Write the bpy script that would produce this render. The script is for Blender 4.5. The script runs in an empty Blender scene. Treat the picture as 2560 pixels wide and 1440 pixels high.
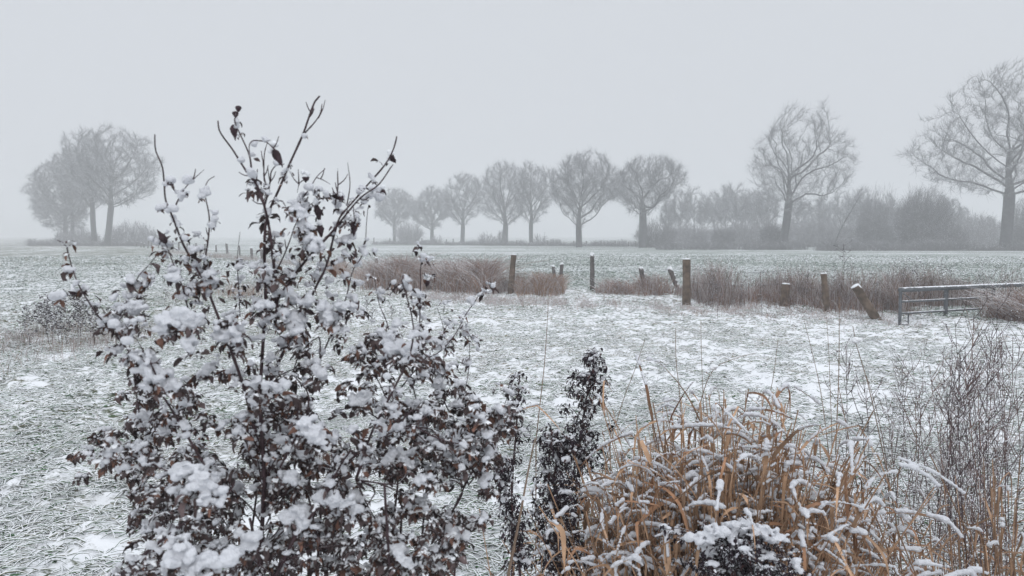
import bpy, math, random
import numpy as np
from mathutils import Vector, noise as mnoise

# ------------------------------------------------------------------ camera, sky, light, exposure
scene = bpy.context.scene
F = 2048.0; CX, CY, HOR = 1280.0, 720.0, 588.0; CAMZ = 1.7
TH = math.atan((CY - HOR) / F)
cam_d = bpy.data.cameras.new("camera"); cam = bpy.data.objects.new("camera", cam_d)
scene.collection.objects.link(cam); scene.camera = cam
cam.location = (0, 0, CAMZ); cam.rotation_euler = (math.pi / 2 - TH, 0, 0)
cam_d.sensor_width = 36; cam_d.lens = 36 * F / 2560; cam_d.clip_start = 0.05; cam_d.clip_end = 4000
cam_d.dof.use_dof = True; cam_d.dof.focus_distance = 4.5; cam_d.dof.aperture_fstop = 10.0

world = bpy.data.worlds.new("World"); scene.world = world; world.use_nodes = True
wn = world.node_tree.nodes; wl = world.node_tree.links; wn.clear()
wo = wn.new('ShaderNodeOutputWorld'); bg = wn.new('ShaderNodeBackground')
sky = wn.new('ShaderNodeTexSky'); sky.sky_type = 'NISHITA'; sky.sun_disc = False
SUN_EL, SUN_AZ = math.radians(32), math.radians(165)
sky.sun_elevation = SUN_EL; sky.sun_rotation = SUN_AZ; sky.dust_density = 6; sky.air_density = 1.5
hs = wn.new('ShaderNodeHueSaturation'); hs.inputs['Saturation'].default_value = 0.25; hs.inputs['Value'].default_value = 0.7
mixw = wn.new('ShaderNodeMix'); mixw.data_type = 'RGBA'; mixw.inputs[0].default_value = 0.96
mixw.inputs[7].default_value = (4.92, 5.15, 5.52, 1)          # an even overcast cloud deck
wl.new(sky.outputs[0], hs.inputs['Color']); wl.new(hs.outputs[0], mixw.inputs[6])

tcw = wn.new('ShaderNodeTexCoord'); sxw = wn.new('ShaderNodeSeparateXYZ'); wl.new(tcw.outputs['Generated'], sxw.inputs[0])
mrw = wn.new('ShaderNodeMapRange'); mrw.interpolation_type = 'SMOOTHSTEP'; wl.new(sxw.outputs[2], mrw.inputs[0])     # overcast: the deck is brightest overhead
mrw.inputs[1].default_value = .30; mrw.inputs[2].default_value = 1.0; mrw.inputs[3].default_value = 1.0; mrw.inputs[4].default_value = 2.0
vmw = wn.new('ShaderNodeVectorMath'); vmw.operation = 'SCALE'; wl.new(mixw.outputs[2], vmw.inputs[0]); wl.new(mrw.outputs[0], vmw.inputs['Scale'])
wl.new(vmw.outputs[0], bg.inputs[0]); bg.inputs[1].default_value = 0.1; wl.new(bg.outputs[0], wo.inputs[0])

sd = bpy.data.lights.new("sun", 'SUN'); sd.energy = 0.5; sd.angle = math.radians(40); sd.color = (1, 0.98, 0.95)
so = bpy.data.objects.new("sun", sd); scene.collection.objects.link(so)
so.rotation_euler = (math.pi / 2 - SUN_EL, 0, math.pi - SUN_AZ)
scene.view_settings.view_transform = 'Standard'; scene.view_settings.look = 'None'
scene.view_settings.exposure = 0.42; scene.view_settings.gamma = 1.0
scene.cycles.max_bounces = 6; scene.cycles.diffuse_bounces = 3; scene.cycles.glossy_bounces = 1
scene.cycles.transmission_bounces = 1; scene.cycles.volume_bounces = 2; scene.cycles.transparent_max_bounces = 4
scene.cycles.use_denoising = True; scene.cycles.caustics_reflective = False; scene.cycles.caustics_refractive = False

# ------------------------------------------------------------------ helpers
COL = scene.collection
sT, cT = math.sin(TH), math.cos(TH)

def S3(px, py, d):
    """world point seen at pixel px,py (2560x1440) at distance y = d"""
    xc = (px - CX) / F; yc = (CY - py) / F
    dx, dy, dz = xc, cT + yc * sT, -sT + yc * cT
    k = d / dy
    return np.array([dx * k, d, CAMZ + dz * k])

def G(px, py):
    """ground point under pixel"""
    yc = (CY - py) / F
    k = -CAMZ / (-sT + yc * cT)
    return np.array([(px - CX) / F * k, (cT + yc * sT) * k, 0.0])

def nrm(v):
    return v / (np.linalg.norm(v, axis=-1, keepdims=True) + 1e-12)

def vnoise(x, y, seed=0):
    x = np.asarray(x, float); y = np.asarray(y, float)
    xi = np.floor(x).astype(np.int64); yi = np.floor(y).astype(np.int64)
    fx = x - xi; fy = y - yi; fx = fx * fx * (3 - 2 * fx); fy = fy * fy * (3 - 2 * fy)
    def h(a, b):
        n = (a * 374761393 + b * 668265263 + seed * 974634777) & 0xffffffff
        n = ((n ^ (n >> 13)) * 1274126177) & 0xffffffff
        return ((n ^ (n >> 16)) & 0xffff) / 65535.0
    a = h(xi, yi); b = h(xi + 1, yi); c = h(xi, yi + 1); d = h(xi + 1, yi + 1)
    return (a * (1 - fx) + b * fx) * (1 - fy) + (c * (1 - fx) + d * fx) * fy

def fbm(x, y, seed=0, octv=3):
    s = 0; a = .5; t = 0
    for i in range(octv):
        s = s + a * vnoise(x * 2 ** i, y * 2 ** i, seed + i * 17); t += a; a *= .5
    return s / t

class MB:
    """collects vertices and faces, builds ONE mesh object"""
    def __init__(s): s.v = []; s.q = []; s.m = []; s.c = []; s.n = 0
    def add(s, v, f, mat=0, col=None):
        v = np.asarray(v, float).reshape(-1, 3); f = np.asarray(f, np.int64)
        if f.shape[1] == 3: f = np.concatenate([f, np.full((len(f), 1), -1 - s.n)], 1)
        s.v.append(v); s.q.append(f + s.n)
        s.m.append(np.full(len(f), mat) if np.isscalar(mat) else np.asarray(mat))
        if col is None: col = np.ones((len(v), 3))
        col = np.asarray(col, float)
        if col.ndim == 1: col = np.tile(col, (len(v), 1))
        s.c.append(col); s.n += len(v)
        return s
    def mesh(s, name, mats, smooth=True):
        v = np.concatenate(s.v); q = np.concatenate(s.q); m = np.concatenate(s.m); c = np.concatenate(s.c)
        me = bpy.data.meshes.new(name)
        tri = q[:, 3] < 0
        cnt = np.where(tri, 3, 4); mask = np.ones(q.shape, bool); mask[tri, 3] = False
        loops = q[mask]
        start = np.concatenate([[0], np.cumsum(cnt)[:-1]])
        me.vertices.add(len(v)); me.vertices.foreach_set('co', v.astype(np.float32).ravel())
        me.loops.add(len(loops)); me.loops.foreach_set('vertex_index', loops.astype(np.int32))
        me.polygons.add(len(q)); me.polygons.foreach_set('loop_start', start.astype(np.int32))
        me.polygons.foreach_set('material_index', m.astype(np.int32))
        me.update(calc_edges=True)
        if smooth: me.polygons.foreach_set('use_smooth', np.ones(len(q), bool))
        a = me.attributes.new('Col', 'FLOAT_COLOR', 'POINT')
        a.data.foreach_set('color', np.concatenate([c, np.ones((len(c), 1))], 1).astype(np.float32).ravel())
        for mt in (mats if isinstance(mats, (list, tuple)) else [mats]): me.materials.append(mt)
        return me
    def build(s, name, mats, parent=None, smooth=True, loc=None):
        if loc is not None:
            s.v = [x - np.asarray(loc) for x in s.v]
        o = bpy.data.objects.new(name, s.mesh(name, mats, smooth)); COL.objects.link(o)
        if parent is not None: o.parent = parent
        elif loc is not None: o.location = loc
        return o

def tag(o, label, cat, group=None, kind=None):
    if label: o['label'] = label
    if cat: o['category'] = cat
    if group: o['group'] = group
    if kind: o['kind'] = kind
    return o

def thing(name, label, cat, loc, group=None):
    o = bpy.data.objects.new(name, None); COL.objects.link(o); o.location = tuple(float(x) for x in loc)
    o.empty_display_size = .1
    return tag(o, label, cat, group)

def copy_thing(root, loc, rz=0., sc=1., label=None, group=None):
    c = root.copy(); COL.objects.link(c); c.location = tuple(float(x) for x in loc)
    c.rotation_euler = (0, 0, rz); c.scale = (sc, sc, sc) if np.isscalar(sc) else sc
    if label: c['label'] = label
    if group: c['group'] = group
    for ch in list(root.children):
        k = ch.copy(); COL.objects.link(k); k.parent = c
    return c

def tubes(P, R, S=4, ref=None, flat=1.0):
    """P (N,K,3), R (N,K) -> verts, quads"""
    P = np.asarray(P, float); R = np.asarray(R, float); N, K, _ = P.shape
    T = np.empty_like(P); T[:, 1:-1] = P[:, 2:] - P[:, :-2]; T[:, 0] = P[:, 1] - P[:, 0]; T[:, -1] = P[:, -1] - P[:, -2]
    T = nrm(T)
    if ref is None:
        mt = nrm(P[:, -1] - P[:, 0]); ref = np.where(np.abs(mt[:, 2:3]) > .8, np.array([[1., 0, 0]]), np.array([[0, 0, 1.]]))
    ref = ref[:, None, :]
    n = nrm(ref - (ref * T).sum(-1, keepdims=True) * T); b = np.cross(T, n)
    a = np.arange(S) / S * 2 * math.pi + .4
    V = P[:, :, None, :] + R[:, :, None, None] * (np.cos(a)[None, None, :, None] * n[:, :, None, :] * flat + np.sin(a)[None, None, :, None] * b[:, :, None, :])
    idx = np.arange(N * K * S).reshape(N, K, S)
    A = idx[:, :-1]; B = idx[:, 1:]
    q = np.stack([A, np.roll(A, -1, 2), np.roll(B, -1, 2), B], -1).reshape(-1, 4)
    return V.reshape(-1, 3), q

def ribbon(P, W, side):
    """P (N,K,3) centre, W (N,K) half width, side (N,3) or (N,K,3)"""
    N, K, _ = P.shape
    if side.ndim == 2: side = np.repeat(side[:, None, :], K, 1)
    V = np.stack([P - side * W[..., None], P + side * W[..., None]], 2)
    idx = np.arange(N * K * 2).reshape(N, K, 2)
    q = np.stack([idx[:, :-1, 0], idx[:, :-1, 1], idx[:, 1:, 1], idx[:, 1:, 0]], -1).reshape(-1, 4)
    return V.reshape(-1, 3), q

def _ico(sub):
    import bmesh
    bm = bmesh.new(); bmesh.ops.create_icosphere(bm, subdivisions=sub, radius=1)
    v = np.array([p.co[:] for p in bm.verts]); f = np.array([[q.index for q in t.verts] for t in bm.faces]); bm.free()
    return v, f
ICO = {1: _ico(1), 2: _ico(2), 3: _ico(3)}

def blobs(C, R, rng, sub=1, rot=True, bump=0.0):
    """C (N,3) centres, R (N,3) radii"""
    C = np.asarray(C, float); R = np.asarray(R, float); v, f = ICO[sub]; N = len(C)
    if R.ndim == 1: R = np.repeat(R[:, None], 3, 1)
    V = v[None] * R[:, None, :]
    if bump: V = V * (1 + rng.normal(0, bump, (N, len(v), 1)))
    if rot:
        a = rng.uniform(0, 6.28, N); t = rng.normal(0, .3, N)
        ca, sa = np.cos(a), np.sin(a); ct, st = np.cos(t), np.sin(t)
        x = V[..., 0]; y = V[..., 1]; z = V[..., 2]
        y2 = y * ct[:, None] - z * st[:, None]; z2 = y * st[:, None] + z * ct[:, None]
        V = np.stack([x * ca[:, None] - y2 * sa[:, None], x * sa[:, None] + y2 * ca[:, None], z2], -1)
    V = V + C[:, None, :]
    Fc = f[None] + (np.arange(N) * len(v))[:, None, None]
    return V.reshape(-1, 3), Fc.reshape(-1, 3)

def smoothline(pts, n):
    """Catmull-Rom resample of a polyline"""
    P = np.asarray(pts, float)
    if len(P) == 2: P = np.array([P[0], (P[0] + P[1]) / 2, P[1]])
    Q = np.vstack([2 * P[0] - P[1], P, 2 * P[-1] - P[-2]])
    d = np.concatenate([[0], np.cumsum(np.linalg.norm(np.diff(P, axis=0), axis=1))]); t = np.linspace(0, d[-1], n)
    i = np.clip(np.searchsorted(d, t, 'right') - 1, 0, len(P) - 2); u = ((t - d[i]) / (d[i + 1] - d[i] + 1e-12))[:, None]
    a, b, c, e = Q[i], Q[i + 1], Q[i + 2], Q[i + 3]
    return .5 * (2 * b + (c - a) * u + (2 * a - 5 * b + 4 * c - e) * u ** 2 + (3 * b - a - 3 * c + e) * u ** 3)

# ------------------------------------------------------------------ materials
SNOW = (0.84, 0.855, 0.88)
def material(name, base, rough=.85, var=.35, vscale=30., snow=None, usecol=False, col2=None, bump=0., bscale=80., metal=0., nscale=14., namp=.35):
    m = bpy.data.materials.new(name); m.use_nodes = True; nt = m.node_tree; N = nt.nodes; L = nt.links
    p = N['Principled BSDF']; p.inputs['Roughness'].default_value = rough; p.inputs['Metallic'].default_value = metal
    p.inputs['Specular IOR Level'].default_value = .25
    tc = N.new('ShaderNodeTexCoord')
    ns = N.new('ShaderNodeTexNoise'); ns.inputs['Scale'].default_value = vscale; ns.inputs['Detail'].default_value = 4
    L.new(tc.outputs['Object'], ns.inputs['Vector'])
    mx = N.new('ShaderNodeMix'); mx.data_type = 'RGBA'
    b2 = col2 or tuple(max(0, c * (1 - var)) for c in base)
    mx.inputs[6].default_value = (*b2, 1); mx.inputs[7].default_value = (*[c * (1 + var * .6) for c in base], 1)
    mr = N.new('ShaderNodeMapRange'); mr.inputs[1].default_value = .35; mr.inputs[2].default_value = .65
    L.new(ns.outputs[0], mr.inputs[0]); L.new(mr.outputs[0], mx.inputs[0])
    out = mx.outputs[2]
    if usecol:
        at = N.new('ShaderNodeAttribute'); at.attribute_name = 'Col'
        mm = N.new('ShaderNodeMix'); mm.data_type = 'RGBA'; mm.blend_type = 'MULTIPLY'; mm.inputs[0].default_value = 1
        L.new(out, mm.inputs[6]); L.new(at.outputs['Color'], mm.inputs[7]); out = mm.outputs[2]
    if snow is not None:
        ge = N.new('ShaderNodeNewGeometry'); sx = N.new('ShaderNodeSeparateXYZ'); L.new(ge.outputs['Normal'], sx.inputs[0])
        n2 = N.new('ShaderNodeTexNoise'); n2.inputs['Scale'].default_value = nscale; n2.inputs['Detail'].default_value = 3
        L.new(tc.outputs['Object'], n2.inputs['Vector'])
        ad = N.new('ShaderNodeMath'); ad.operation = 'MULTIPLY_ADD'; ad.inputs[1].default_value = 2 * namp; ad.inputs[2].default_value = -namp
        L.new(n2.outputs[0], ad.inputs[0])
        a2 = N.new('ShaderNodeMath'); a2.operation = 'ADD'; L.new(ad.outputs[0], a2.inputs[0]); L.new(sx.outputs[2], a2.inputs[1])
        m2 = N.new('ShaderNodeMapRange'); m2.interpolation_type = 'SMOOTHSTEP'
        m2.inputs[1].default_value = snow - .08; m2.inputs[2].default_value = snow + .08; L.new(a2.outputs[0], m2.inputs[0])
        ms = N.new('ShaderNodeMix'); ms.data_type = 'RGBA'; ms.inputs[7].default_value = (*SNOW, 1)
        L.new(m2.outputs[0], ms.inputs[0]); L.new(out, ms.inputs[6]); out = ms.outputs[2]
    L.new(out, p.inputs['Base Color'])
    if bump:
        nb = N.new('ShaderNodeTexNoise'); nb.inputs['Scale'].default_value = bscale; nb.inputs['Detail'].default_value = 3
        L.new(tc.outputs['Object'], nb.inputs['Vector'])
        bp = N.new('ShaderNodeBump'); bp.inputs['Strength'].default_value = bump; bp.inputs['Distance'].default_value = .01
        L.new(nb.outputs[0], bp.inputs['Height']); L.new(bp.outputs[0], p.inputs['Normal'])
    return m

M = {}
M['snow'] = material('snow', SNOW, .8, .03, 40, bump=.35, bscale=220)
M['shadesnow'] = material('clinging_snow', (.69, .70, .735), .8, .04, 60, bump=.5, bscale=260)  # snow on the near plants, its shade put into a darker base colour
M['bark'] = material('tree_bark', (.055, .055, .06), .9, .4, 3., snow=.86, nscale=1.5, namp=.5)
M['twig'] = material('frosted_twig', (.085, .09, .10), .9, .2, 2., snow=.66, nscale=3, namp=.4)
M['bush'] = material('bush_twig', (.15, .145, .155), .9, .3, 2., snow=.60, nscale=3, namp=.4)
M['stem'] = material('shrub_stem', (.055, .034, .038), .7, .4, 60., snow=.93, nscale=40)
M['leaf'] = material('withered_leaf', (.085, .066, .062), .9, .5, 50., usecol=True, snow=.78, nscale=90, namp=.5)
M['darkleaf'] = material('blackened_leaf', (.040, .030, .034), .9, .5, 50., usecol=True, snow=.93, nscale=90, namp=.3)
M['hip'] = material('seed_pod', (.045, .027, .032), .6, .4, 90., bump=.3, bscale=200)
M['reed'] = material('reed', (.45, .285, .18), .75, .25, 25., usecol=True)
M['straw'] = material('straw', (.23, .175, .145), .85, .3, 3., usecol=True, snow=.80, nscale=20, namp=.5)
M['blade'] = material('grass_blade', (1, 1, 1), .8, .15, 8., usecol=True)
M['wood'] = material('weathered_post', (.125, .09, .065), .9, .45, 9., snow=.7, bump=.5, bscale=30, nscale=9, namp=.35)
M['woodgrey'] = material('grey_post', (.11, .10, .095), .9, .45, 9., snow=.34, bump=.6, bscale=30, nscale=11, namp=.75)
M['metal'] = material('galvanised_steel', (.125, .135, .145), .6, .25, 12., snow=.62, metal=.35, nscale=18, namp=.45)
M['wire'] = material('wire', (.12, .12, .13), .6, .2, 10.)
M['weed'] = material('weed_stem', (.075, .055, .055), .8, .4, 20., usecol=True, snow=.72, nscale=30, namp=.5)

# ------------------------------------------------------------------ terrain
FX = np.array([-400, -85, -36, -18, -9.3, 0, 4.5, 7.6, 8.4, 12, 30, 400.])
FY = np.array([680, 166, 87, 58, 43, 25, 20.6, 17.2, 15.6, 15.2, 13, -20.])
def fence_y(x): return np.interp(x, FX, FY)

def zground(x, y):
    r = np.hypot(x, y)
    near = np.clip(1 - (r - 20) / 30, 0, 1)
    z = .10 * (fbm(x / 2.6, y / 2.6, 5, 2) - .5) + .17 * (fbm(x / .5, y / .5, 9, 2) - .5) * near + .085 * (fbm(x / .13, y / .13, 12, 2) - .5) * near * np.clip(1 - (r - 9) / 10, 0, 1)
    ridge = np.exp(-((y - fence_y(x) + .3) / 1.2) ** 2) * .12 * np.clip((60 - r) / 30, 0, 1)
    return z + ridge

def cover(x, y):
    """how much snow lies at x, y"""
    c = .64 + .26 * (fbm(x / 3.1, y / 3.1, 21, 3) - .5) + .26 * (fbm(x / .6, y / .6, 31, 3) - .5)
    beyond = y > fence_y(x)
    c = np.where(beyond, .40 + .45 * (fbm(x / 9, y / 4, 41, 3) - .5), c)
    snowy = np.exp(-(((x - 3.5) / 4.2) ** 2 + ((y - 10.5) / 4.5) ** 2)) + .7 * np.exp(-(((x + 1.8) / 1.6) ** 2 + ((y - 5) / 1.3) ** 2)) + .8 * np.exp(-(((x + 14) / 8.) ** 2 + ((y - 44) / 4.) ** 2))
    green = np.exp(-(((x + 9) / 6) ** 2 + ((y - 22) / 10) ** 2)) + .8 * np.exp(-(((x + 3.4) / 1.6) ** 2 + ((y - 7) / 2.) ** 2)) + .6 * np.exp(-(((x - .3) / 1.2) ** 2 + ((y - 8.5) / 1.6) ** 2))
    c = c - .22 * np.clip((np.hypot(x, y) - 24) / 30, 0, 1) * (~beyond)
    c = c + .17 * snowy * (~beyond) - .15 * green * (~beyond)
    return np.clip(c, .02, 1)

def build_ground():
    ang = np.concatenate([np.radians(np.arange(-180, -38, 4.)), np.radians(np.linspace(-38, 38, 560)), np.radians(np.arange(42, 180, 4.))])
    rad = np.concatenate([[.3, .8, 1.5, 2.3, 3.0], 3.4 * np.exp(np.linspace(0, math.log(28 / 3.4), 470)), 28 * np.exp(np.linspace(0.03, math.log(900 / 28.), 130))])
    A, Rr = np.meshgrid(ang, rad); X = Rr * np.sin(A); Y = Rr * np.cos(A); Z = zground(X, Y)
    nR, nA = X.shape
    V = np.stack([X, Y, Z], -1).reshape(-1, 3); V = np.vstack([V, [[0, 0, 0]]])
    idx = np.arange(nR * nA).reshape(nR, nA)
    q = np.stack([idx[:-1], np.roll(idx, -1, 1)[:-1], np.roll(idx, -1, 1)[1:], idx[1:]], -1).reshape(-1, 4)[:, ::-1]
    mb = MB(); mb.add(V, q)
    c = nR * nA
    tri = np.stack([np.roll(idx[0], -1), idx[0], np.full(nA, c)], -1); mb.q.append(np.concatenate([tri, np.full((nA, 1), -1)], 1)); mb.m.append(np.zeros(nA, int))
    me = mb.mesh('ground', [])
    at = me.attributes.new('cover', 'FLOAT', 'POINT'); at.data.foreach_set('value', cover(V[:, 0], V[:, 1]).astype(np.float32))
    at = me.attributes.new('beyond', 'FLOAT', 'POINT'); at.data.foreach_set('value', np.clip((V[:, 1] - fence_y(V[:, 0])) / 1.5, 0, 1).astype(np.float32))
    m = bpy.data.materials.new('snowy_grass_ground'); m.use_nodes = True; nt = m.node_tree; N = nt.nodes; L = nt.links
    p = N['Principled BSDF']; p.inputs['Roughness'].default_value = .9; p.inputs['Specular IOR Level'].default_value = .15
    tc = N.new('ShaderNodeTexCoord')
    def nz(scale, sx=1., sy=1., det=5, rgh=.6):
        mp = N.new('ShaderNodeMapping'); mp.inputs['Scale'].default_value = (sx, sy, 1); L.new(tc.outputs['Object'], mp.inputs[0])
        n = N.new('ShaderNodeTexNoise'); n.inputs['Scale'].default_value = scale; n.inputs['Detail'].default_value = det; n.inputs['Roughness'].default_value = rgh
        L.new(mp.outputs[0], n.inputs['Vector']); return n.outputs[0]
    n1 = nz(16, .6, 1., 6, .7); n2 = nz(1.3, 1., .45, 9, .78)
    bt = N.new('ShaderNodeAttribute'); bt.attribute_name = 'beyond'
    cv = N.new('ShaderNodeAttribute'); cv.attribute_name = 'cover'
    mixn = N.new('ShaderNodeMix'); mixn.inputs[0].default_value = .24; L.new(n1, mixn.inputs[2]); L.new(n2, mixn.inputs[3])
    ma = N.new('ShaderNodeMath'); ma.operation = 'MULTIPLY_ADD'; ma.inputs[1].default_value = 2.6; L.new(mixn.outputs[0], ma.inputs[0])
    mo = N.new('ShaderNodeMath'); mo.operation = 'ADD'; mo.inputs[1].default_value = -1.3; L.new(cv.outputs['Fac'], mo.inputs[0]); L.new(mo.outputs[0], ma.inputs[2])
    mr = N.new('ShaderNodeMapRange'); mr.inputs[1].default_value = .30; mr.inputs[2].default_value = .68; mr.interpolation_type = 'SMOOTHSTEP'; L.new(ma.outputs[0], mr.inputs[0])
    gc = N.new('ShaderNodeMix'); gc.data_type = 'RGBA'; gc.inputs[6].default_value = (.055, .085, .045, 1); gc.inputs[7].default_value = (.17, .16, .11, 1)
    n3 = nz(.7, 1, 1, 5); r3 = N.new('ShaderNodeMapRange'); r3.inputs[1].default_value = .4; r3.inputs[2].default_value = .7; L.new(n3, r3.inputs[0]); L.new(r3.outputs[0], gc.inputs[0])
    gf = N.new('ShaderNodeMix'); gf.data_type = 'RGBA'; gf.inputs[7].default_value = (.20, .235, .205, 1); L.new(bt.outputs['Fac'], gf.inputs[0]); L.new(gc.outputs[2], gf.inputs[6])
    ms = N.new('ShaderNodeMix'); ms.data_type = 'RGBA'; ms.inputs[7].default_value = (*SNOW, 1); L.new(gf.outputs[2], ms.inputs[6]); L.new(mr.outputs[0], ms.inputs[0])
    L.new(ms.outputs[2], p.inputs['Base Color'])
    bp = N.new('ShaderNodeBump'); bp.inputs['Strength'].default_value = .5; bp.inputs['Distance'].default_value = .03; L.new(n1, bp.inputs['Height']); L.new(bp.outputs[0], p.inputs['Normal'])
    me.materials.append(m)
    o = bpy.data.objects.new('ground', me); COL.objects.link(o); o['kind'] = 'structure'
build_ground()

# ------------------------------------------------------------------ matted snowy grass
def grass_blades(mb, x, y, L, arch, W, azim, rng, snow_p, greens, lift=0.):
    n = len(x); t = np.linspace(0, 1, 4)[None, :]
    z0 = zground(x, y) + lift
    ca, sa = np.cos(azim), np.sin(azim)
    hx = L[:, None] * t
    bend = rng.normal(0, .32, n)[:, None] * L[:, None] * t ** 2
    X = x[:, None] + hx * ca[:, None] - bend * sa[:, None]; Y = y[:, None] + hx * sa[:, None] + bend * ca[:, None]
    rise = rng.uniform(.35, 1.0, n)[:, None]
    Z = z0[:, None] + L[:, None] * arch[:, None] * (rise * t * 2.2 - 2.0 * t ** 2 * rise * rng.uniform(.8, 1.15, n)[:, None]) + .004
    P = np.stack([X, Y, Z], -1)
    side = np.stack([-sa, ca, np.zeros(n)], -1)[:, None, :]
    w = (W[:, None] * (1 - .55 * t ** 1.5))[..., None]; up = np.array([0, 0, 1.])[None, None]
    dep = w * .8
    V = np.stack([P - side * w - up * dep, P - side * w * .85, P + up * w * .75, P + side * w * .85, P + side * w - up * dep], 2)
    idx = np.arange(n * 4 * 5).reshape(n, 4, 5)
    q = np.stack([idx[:, :-1, :-1], idx[:, :-1, 1:], idx[:, 1:, 1:], idx[:, 1:, :-1]], -1)    # n,3seg,3,4
    mat = np.zeros((n, 3, 4), int); sn = (rng.random((n, 3)) < snow_p[:, None]); mat[:, :, 1] = sn; mat[:, :, 2] = sn
    col = np.repeat(greens[:, None, :], 20, 1).reshape(-1, 3)
    mb.add(V.reshape(-1, 3), q.reshape(-1, 4), mat.reshape(-1), col)

def grass():
    rng = np.random.default_rng(3)
    def scatter(n, r0, r1, half, far=False):
        r = np.sqrt(rng.uniform(r0 * r0, r1 * r1, n)); a = rng.uniform(-half, half, n)
        return r * np.sin(a), r * np.cos(a)
    mb = MB()
    for (n, r0, r1, W, L0, L1, ar) in ((95000, 3.4, 8, .0042, .05, .16, .40), (90000, 8, 15, .0056, .04, .13, .42), (62000, 15, 27, .0085, .05, .16, .42)):
        x, y = scatter(n, r0, r1, math.radians(35))
        k = y < fence_y(x) + .5
        # gather blades into tufts
        cl = fbm(x / .30, y / .30, 77, 2) + .5 * (.62 - cover(x, y)); k &= rng.random(n) < np.clip(cl * 2.2 - .50, .08, 1)
        x = x[k]; y = y[k]; n = len(x); c = cover(x, y)
        az = np.where(rng.random(n) < .4, rng.normal(0, .6, n), rng.uniform(0, 6.28, n)) + (fbm(x / .5, y / .5, 90, 2) - .5) * 4
        g = np.array([.052, .155, .058])[None] * (1 - (u := rng.random(n)[:, None] ** 1.6)) + np.array([.21, .19, .12])[None] * u
        g *= rng.uniform(.25, 1.1, (n, 1))
        straw = fbm(x / 2., y / 2., 55, 2)[:, None]; g = np.where(straw > .62, g * np.array([[1.25, 1.0, .85]]), g)
        grass_blades(mb, x, y, rng.uniform(L0, L1, n), ar * rng.uniform(.3, 1.1, n), W * rng.uniform(.7, 1.4, n), az, rng, np.clip(.42 + .85 * c, 0, .97), g)
    o = mb.build('grass', [M['blade'], M['snow']]); tag(o, 'matted green grass of the near pasture, powdered with fresh snow', 'grass', kind='stuff')
    mb = MB()
    n = 60000; r = 14 + (75 - 14) * rng.random(n) ** 1.3; a = rng.uniform(-math.radians(34), math.radians(34), n); x = r * np.sin(a); y = r * np.cos(a)
    k = y > fence_y(x); k |= (r > 27); x = x[k]; y = y[k]; n = len(x); c = cover(x, y); r = np.hypot(x, y)
    az = rng.normal(0, .9, n); g = np.array([.12, .17, .13])[None] * rng.uniform(.5, 1.2, (n, 1))
    s = (r / 30)
    grass_blades(mb, x, y, rng.uniform(.10, .28, n), .45 * rng.uniform(.3, 1, n), .011 * s * rng.uniform(.6, 1.5, n), az, rng, np.clip(.15 + c, 0, .95), g)
    o = mb.build('field_grass', [M['blade'], M['snow']]); tag(o, 'short green winter grass of the far fields with specks of snow', 'grass', kind='stuff')
grass()
#STAGE2

# ------------------------------------------------------------------ bare trees
def main_limbs(tr, prof, depth, D, rng, n_limb, gnarl, up):
    nodes = [np.array(p, float) for p in tr]; par = [-1] + list(range(len(tr) - 1)); pr = np.array(prof); H = pr[-1, 0]; fork = nodes[-1][2]; nt = len(nodes)
    p = nodes[-1].copy(); d = np.array([0, 0, 1.]); lead = [nt - 1]                      # the leader
    while p[2] < fork + (H - fork) * .55:
        d = nrm(d + rng.normal(0, gnarl * .5, 3) + np.array([0, 0, .45])); p = p + d * D; nodes.append(p.copy()); par.append(lead[-1]); lead.append(len(nodes) - 1)
    starts = list(range(max(1, int(nt * .9)), nt)) + lead[:max(3, int(len(lead) * .7))]
    for i in range(n_limb):
        s = starts[int(len(starts) * ((i / n_limb) ** 1.3))]; az = i * 2.4 + rng.uniform(-.3, .3); f = (i + .5) / n_limb; h = fork + (H - fork) * (.12 + .75 * f); cx, sy = math.cos(az), math.sin(az)
        ext = np.interp(h, pr[:, 0], pr[:, 2] if cx > 0 else pr[:, 1]); T = np.array([cx * ext * .82, sy * ext * .82 * depth, h]); p = nodes[s].copy(); last = s
        d = nrm((T - p) * [1, 1, .92]); k = 0
        while np.linalg.norm(T - p) > D * 1.5 and k < 90 and (k < 6 or np.dot(T - p, d) > 0):
            k += 1; d = nrm(d * 1.3 + nrm(T - p) * .25 + rng.normal(0, gnarl, 3)); p = p + d * D; nodes.append(p.copy()); par.append(last); last = len(nodes) - 1
    return nodes, par

def grow(attr, trunk, par0, D, kill, rng, iters=130, jit=.25, up=.05, fork_h=3.):
    nodes = trunk; par = list(par0)
    A = attr.copy(); P = np.array(nodes)
    dist = np.linalg.norm(A[:, None] - P[None], axis=2); near = dist.argmin(1); nd = dist.min(1)
    for it in range(iters):
        if len(A) == 0: break
        ids, inv = np.unique(near, return_inverse=True)
        dirs = nrm(A - P[near]); acc = np.zeros((len(ids), 3)); np.add.at(acc, inv, dirs)
        acc = nrm(acc) + rng.normal(0, jit, acc.shape) + np.array([0, 0, up]) + .45 * nrm(P[ids] - nodes[0] - np.array([0, 0, fork_h])); acc = nrm(acc)
        new = P[ids] + acc * D
        # drop near duplicates of existing nodes
        par += list(ids); base = len(P); P = np.vstack([P, new])
        d = np.linalg.norm(A[:, None] - new[None], axis=2); j = d.argmin(1); dm = d.min(1)
        b = dm < nd; near[b] = base + j[b]; nd[b] = dm[b]
        keep = nd > kill; A = A[keep]; near = near[keep]; nd = nd[keep]
    return P, np.array(par)

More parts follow.
